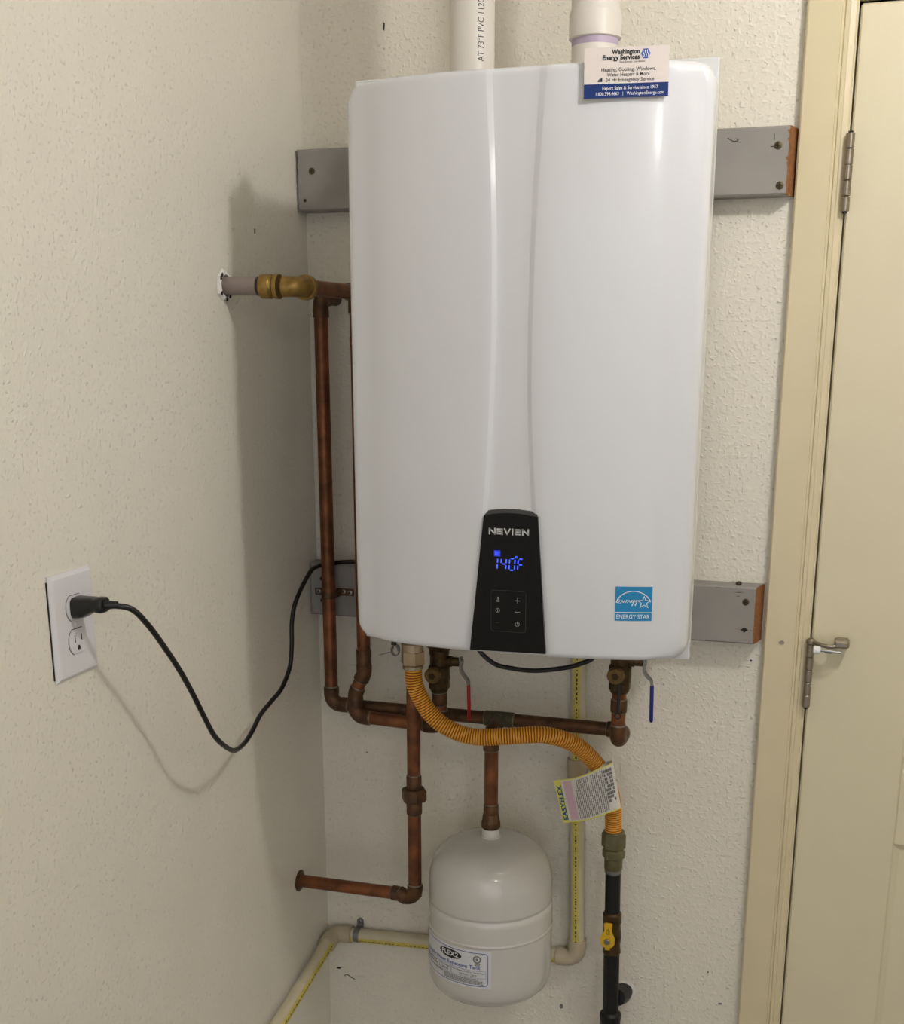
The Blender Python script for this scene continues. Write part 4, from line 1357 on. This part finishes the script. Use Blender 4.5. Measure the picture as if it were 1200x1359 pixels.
mb.grid([[l1(rc[0] + rr_ * math.cos(R(15 * k)), rc[1] + rr_ * math.sin(R(15 * k))) for k in range(25)] for rr_ in (0.0044, 0.0066)])
mb.grid([[l1(rc[0] + rr_ * math.cos(R(60 * k + 30)), rc[1] + rr_ * math.sin(R(60 * k + 30))) for k in range(7)] for rr_ in (0.0, 0.0024)])
mb.grid(patch(l1, rc[0] - 0.0045, rc[0] + 0.0055, rc[1] - 0.0090, rc[1] - 0.0078, 1, 1)).grid(patch(l1, rc[0] - 0.0035, rc[0] + 0.0045, rc[1] - 0.0110, rc[1] - 0.0098, 1, 1))
mb.build('seal_emblem', 'print_grey', lbl, angle=None)
# data boxes
mb = MB()
for (a, b) in ((-0.145, -0.0985), (-0.0975, -0.0665), (-0.0655, -0.0395), (-0.0385, 0.0215)):
    for rect in ((a, b, 0.6236, 0.6240), (a, b, 0.6112, 0.6116), (a, a + 0.0004, 0.6112, 0.6240), (b - 0.0004, b, 0.6112, 0.6240)):
        mb.grid(patch(l1, *rect, 6, 1))
mb.build('data_boxes', 'print_blue', lbl, angle=None)
text('data_lettering', 'Max. Working Pressure / Temperature', 'print_black', lbl, l1, -0.0085, 0.6205, 0.0044, width=0.0570)
text('data_lettering', '150 PSIG / 200\u00b0F', 'print_black', lbl, l1, -0.0085, 0.6148, 0.0050, width=0.0300)
text('data_lettering', 'Pre-charge', 'print_black', lbl, l1, -0.0525, 0.6205, 0.0044, width=0.0200)
text('data_lettering', '40 PSIG', 'print_black', lbl, l1, -0.0525, 0.6148, 0.0050, width=0.0150)
mb = MB()
dash_rows(mb, l1, -0.096, -0.068, 0.6130, 0.6220, 2, h=0.4, seed=21)
dash_rows(mb, l1, -0.143, -0.100, 0.6130, 0.6220, 2, h=0.4, seed=22)
dash_rows(mb, l1, -0.0540, 0.0170, 0.5998, 0.6100, 6, h=0.45, seed=23)
dash_rows(mb, l1, -0.140, -0.058, 0.6070, 0.6100, 1, h=0.5, seed=24)
dash_rows(mb, l1, -0.140, -0.110, 0.6400, 0.6480, 2, h=0.4, seed=25)
mb.build('fine_print', 'print_black', lbl, angle=None)

# ================================================================ plastic condensate line
cl = thing('condensate_pipe', (0.47, -0.03, 0.5), 'cream plastic pipe with yellow printed stripe along the wall', 'pipe')
cr = 0.0128


def striped(a, b, out, words=True, seed=1, r_=None):
    r_ = r_ or cr
    a, b, out = Vector(a), Vector(b), Vector(out)
    o = MB().tube([a, b], r_, 24).build('pipe', 'cpvc', cl)
    d = (b - a)
    L = d.length
    d.normalize()
    out = (out - d * out.dot(d)).normalized()
    sd = d.cross(out)

    def f(u, v, lift=0.0003):
        an = v / r_
        return a + d * u + (out * math.cos(an) + sd * math.sin(an)) * (r_ + lift)
    nseg = 24
    rows_ = [[f(L * j / nseg, vv) for j in range(nseg + 1)] for vv in (-0.0056, -0.0028, 0.0, 0.0028, 0.0056)]
    MB().grid(rows_).build('stripe', 'cpvc_stripe', o)
    mb = MB()
    rnd = random.Random(seed)
    u = 0.006
    while u < L - 0.008:
        if rnd.random() < 0.8:
            ll = rnd.uniform(0.0015, 0.0055)
            hh = rnd.uniform(0.0006, 0.0012)
            mb.grid([[f(u, -hh, 0.0006), f(u + ll, -hh, 0.0006)], [f(u, hh, 0.0006), f(u + ll, hh, 0.0006)]])
            u += ll
        u += rnd.uniform(0.0012, 0.0045)
    mb.build('stripe_print', 'crack', o, angle=None)
    return o


CYP = -0.0150
vt, vj, vb = Vector((0.4632, CYP, 1.140)), Vector((0.4663, CYP, 0.9084)), Vector((0.4749, CYP, 0.5594))
cdir = Vector((0.05, -1, 0))
striped(vt, vj, cdir, seed=2)
striped(vj, vb + Vector((0, 0, 0.012)), cdir, seed=3)
MB().tube([(0.4655, CYP, 0.9274), (0.46555, CYP, 0.9254), (0.4665, CYP, 0.8734), (0.46655, CYP, 0.8714)], [cr * 1.18, cr * 1.24, cr * 1.24, cr * 1.18], 24).build('coupling', 'cpvc_fit', cl)
hz0, hz1 = Vector((0.4749, CYP, 0.5599)), Vector((0.0185, CYP, 0.5374))
elbow('elbow', hz0, vt, hz1, cr, 'cpvc_fit', cl, bend=0.018, hub=0.018, fat=1.24)
striped(hz0 + Vector((-0.012, 0, -0.0006)), hz1 + Vector((0.012, 0, 0.0006)), (0, -0.93, -0.36), seed=5)
fw = Vector((0.0180, -1.2150, 0.3131))
elbow('elbow', hz1, hz0, fw, cr, 'cpvc_fit', cl, bend=0.016, hub=0.020, fat=1.24)
dfw = (fw - hz1).normalized()
striped(hz1 + dfw * 0.012, fw, (0.9, 0, 0.20), seed=6)
# pipe strap screwed to the wall
ps = thing('pipe_strap', (0.0657, -0.01, 0.53), 'galvanised strap holding the cream pipe to the wall', 'pipe strap', None)
spz = 0.5400
rows = []
sx0, sx1 = 0.0600, 0.0715
for xx in (sx0, sx1):
    row = [(xx, -0.0035, spz + 0.0180), (xx, -0.0060, spz + 0.0150)]
    for k in range(15):
        a = R(100 - 190 * k / 14)
        row.append((xx, CYP - (cr + 0.0012) * math.cos(a), spz + 0.0006 + (cr + 0.0012) * math.sin(a)))
    row.append((xx, -0.0005, spz - 0.0125))
    rows.append(row)
MB().grid(rows).build('strap_band', 'strap', ps)
sxm = (sx0 + sx1) / 2
MB().prism([(sxm + 0.0060 * math.cos(R(20 * k)), spz + 0.0225 + 0.0060 * math.sin(R(20 * k))) for k in range(10)] + [(sx0, spz + 0.011), (sx1, spz + 0.011)], 'y', -0.0035, -0.0003).build('strap_tab', 'strap', ps, angle=None)
screw_at(ps, sxm, -0.0038, spz + 0.0225, 'steel', 0.0036)

# copper pipe strap and screws on the lower board
cs = thing('copper_strap', (0.05, -0.04, 1.1885), 'brown copper pipe strap screwed to the lower grey board', 'pipe strap')
MB().bbox((0.052, -0.0402, 1.1835), (0.0830, -0.0384, 1.1955), 0.0006).build('strap_ear', 'copperdark', cs, angle=None)
MB().bbox((0.0120, -0.0402, 1.1820), (0.0310, -0.0384, 1.1940), 0.0006).build('strap_ear', 'copperdark', cs, angle=None)
rows = []
for zz in (1.1830, 1.1950):
    row = [(0.0320, -0.0400, zz)]
    for k in range(13):
        a = R(180 + 180 * k / 12)
        row.append((CX1 + (r + 0.0012) * math.cos(a), CY + (r + 0.0012) * math.sin(a), zz))
    row.append((0.0580, -0.0400, zz))
    rows.append(row)
MB().grid(rows).build('strap_saddle', 'copperdark', cs)
screw_at(cs, 0.0640, -0.0402, 1.1905, 'steel', 0.0040)
screw_at(cs, 0.0760, -0.0402, 1.1890, 'steel', 0.0040)
screw_at(cs, 0.0190, -0.0402, 1.1885, 'steel', 0.0042)
screw_at(lb, 0.0250, -0.0380, 1.2100, 'crack', 0.0040)
screw_at(lb, 0.0245, -0.0380, 1.1730, 'crack', 0.0034)

# ================================================================ power outlet, plug and cords
ot = thing('power_outlet', (0, -0.715, 1.22), 'white double power outlet plate on the left wall', 'outlet')
py0, py1, pz0, pz1 = -0.7560, -0.6735, 1.2180, 1.3430
rows = []
for (ins, x) in ((0, 0.0), (0, 0.0022), (0.0045, 0.0058), (0.0075, 0.0062)):
    rows.append([(x, py0 + ins, pz0 + ins), (x, py1 - ins, pz0 + ins), (x, py1 - ins, pz1 - ins), (x, py0 + ins, pz1 - ins), (x, py0 + ins, pz0 + ins)])
mb = MB().grid(rows)
mb.add(rows[-1][:4], [(0, 1, 2, 3)])
mb.build('cover_plate', 'plate', ot, angle=20)
MB().box((0.0, py0 - 0.0014, pz0 + 0.004), (0.0012, py0, pz1 - 0.006)).build('plate_gap', 'dark', ot, angle=None)
OY = (py0 + py1) / 2


def face_outline(cy_, cz_, ry_, rz_):
    pts_ = []
    for k in range(32):
        a = 2 * math.pi * k / 32
        pts_.append((cy_ + ry_ * math.cos(a), cz_ + max(-rz_, min(rz_, ry_ * 1.02 * math.sin(a)))))
    return pts_


for zc_ in (1.3010, 1.2610):
    MB().prism(face_outline(OY, zc_, 0.0180, 0.0150), 'x', 0.0060, 0.0064).build('receptacle_gap', 'crack', ot, angle=None)
    rf = MB().prism(face_outline(OY, zc_, 0.0172, 0.0143), 'x', 0.0060, 0.0078).build('receptacle_face', 'plate', ot, angle=None)
    for (dy, hh) in ((-0.0064, 0.0046), (0.0064, 0.0038)):
        MB().box((0.0070, OY + dy - 0.0008, zc_ + 0.0035 - hh), (0.0080, OY + dy + 0.0008, zc_ + 0.0035 + hh)).build('blade_slot', 'dark', rf, angle=None)
    MB().prism([(OY + 0.0026 * math.cos(R(22.5 * k)), zc_ - 0.0078 + 0.0028 * math.sin(R(22.5 * k))) for k in range(9)] + [(OY - 0.0026, zc_ - 0.0104), (OY + 0.0026, zc_ - 0.0104)], 'x', 0.0070, 0.0080).build('ground_slot', 'dark', rf, angle=None)
MB().lathe([(0.0034, 0), (0.0034, 0.0008), (0.0024, 0.0014)], (0.0061, OY, 1.2810), (1, 0, 0), seg=16).build('plate_screw', 'plate', ot)

pc = thing('power_cable', (0.05, -0.5, 1.03), 'black power cord with moulded plug running from outlet to heater', 'power cord')
PZc = 1.3025
secs = [(0.0078, 0.0135, 0.0125), (0.0095, 0.0140, 0.0128), (0.020, 0.0138, 0.0118), (0.031, 0.0108, 0.0088), (0.036, 0.0100, 0.0080), (0.0375, 0.0108, 0.0090), (0.0445, 0.0108, 0.0090), (0.0465, 0.0090, 0.0075)]
rows = []
for (x, wy, wz) in secs:
    cz_ = PZc - 0.0020 * max(0, (0.036 - x) / 0.036) - (0.0 if x < 0.03 else -0.0028)
    row = []
    for k in range(25):
        a = 2 * math.pi * k / 24
        c_, s__ = math.cos(a), math.sin(a)
        row.append((x, OY + 0.002 + wy * math.copysign(abs(c_) ** 0.55, c_), cz_ + wz * math.copysign(abs(s__) ** 0.55, s__)))
    rows.append(row)
mb = MB().grid(rows)
mb.f.append(tuple(range(24)))
mb.f.append(tuple(len(rows) * 25 - 25 + k for k in range(24)))
mb.build('plug', 'rubber', pc, angle=45)
MB().tube([(0.045, OY + 0.003, PZc + 0.0025), (0.052, OY + 0.006, PZc + 0.0028), (0.058, OY + 0.010, PZc + 0.0022)], [0.0056, 0.0050, 0.0043], 14).build('strain_relief', 'rubber', pc)
CORD = [[0.069, -0.6967, 1.2993], [0.077, -0.6772, 1.2778], [0.079, -0.6478, 1.2446], [0.08, -0.6154, 1.2058], [0.079, -0.5843, 1.1656], [0.08, -0.5619, 1.1301], [0.079, -0.5346, 1.0937], [0.074, -0.4975, 1.066], [0.066, -0.4561, 1.0456], [0.057, -0.4097, 1.0396], [0.051, -0.371, 1.0453], [0.049, -0.3386, 1.0603], [0.048, -0.2986, 1.0697], [0.047, -0.2571, 1.0794], [0.045, -0.2207, 1.1045], [0.043, -0.2065, 1.1359], [0.041, -0.1979, 1.1732], [0.04, -0.1757, 1.2033], [0.0345, -0.11, 1.2335], [0.03, -0.07, 1.2365], [0.0345, -0.048, 1.2375], [0.0528, -0.045, 1.2396], [0.0724, -0.045, 1.2425], [0.12, -0.0445, 1.244], [0.2, -0.043, 1.2445], [0.25, -0.04, 1.2445]]
MB().tube(spline([(0.048, OY + 0.004, PZc + 0.0025)] + CORD, 8), 0.0036, 12).build('cord', 'rubber', pc)

cb = MB().tube(spline([[0.338, -0.2, 1.200], [0.345, -0.2, 1.155], [0.3708, -0.2, 1.1306], [0.4001, -0.2, 1.1247], [0.4349, -0.2, 1.1239], [0.4748, -0.2, 1.1306], [0.5028, -0.2, 1.1397], [0.5250, -0.2, 1.155], [0.534, -0.2, 1.200]], 8), 0.0036, 12).build('control_cable', 'rubber')
tag(cb, 'black cable looping down below the heater', 'cable')


# ================================================================ ceiling bulbs (outside the frame)
def ceiling_bulb(pos, m, label, br=0.05):
    x, y, z = pos
    t = thing('ceiling_lamp', (x, y, RH), label, 'lamp', 'ceiling lamps of the room')
    MB().lathe([(0.055, 0), (0.055, -0.012), (0.030, -0.030), (0.022, -0.034), (0.022, -(RH - z - 1.03 * br))][::-1], (x, y, RH), seg=28).build('lamp_holder', 'plate', t)
    prof = [(0.0004, -br)] + [(br * math.sin(R(a)), -br * math.cos(R(a))) for a in range(15, 150, 15)] + [(0.4 * br, 1.04 * br)]
    MB().lathe(prof, (x, y, z), seg=28).build('bulb', m, t, angle=60)
    return t


ceiling_bulb(BULB_POS, 'bulb', 'bare globe bulb on the ceiling near the door')
ceiling_bulb(BULB2_POS, 'bulb2', 'large globe lamp on the ceiling behind the viewer', 0.10)
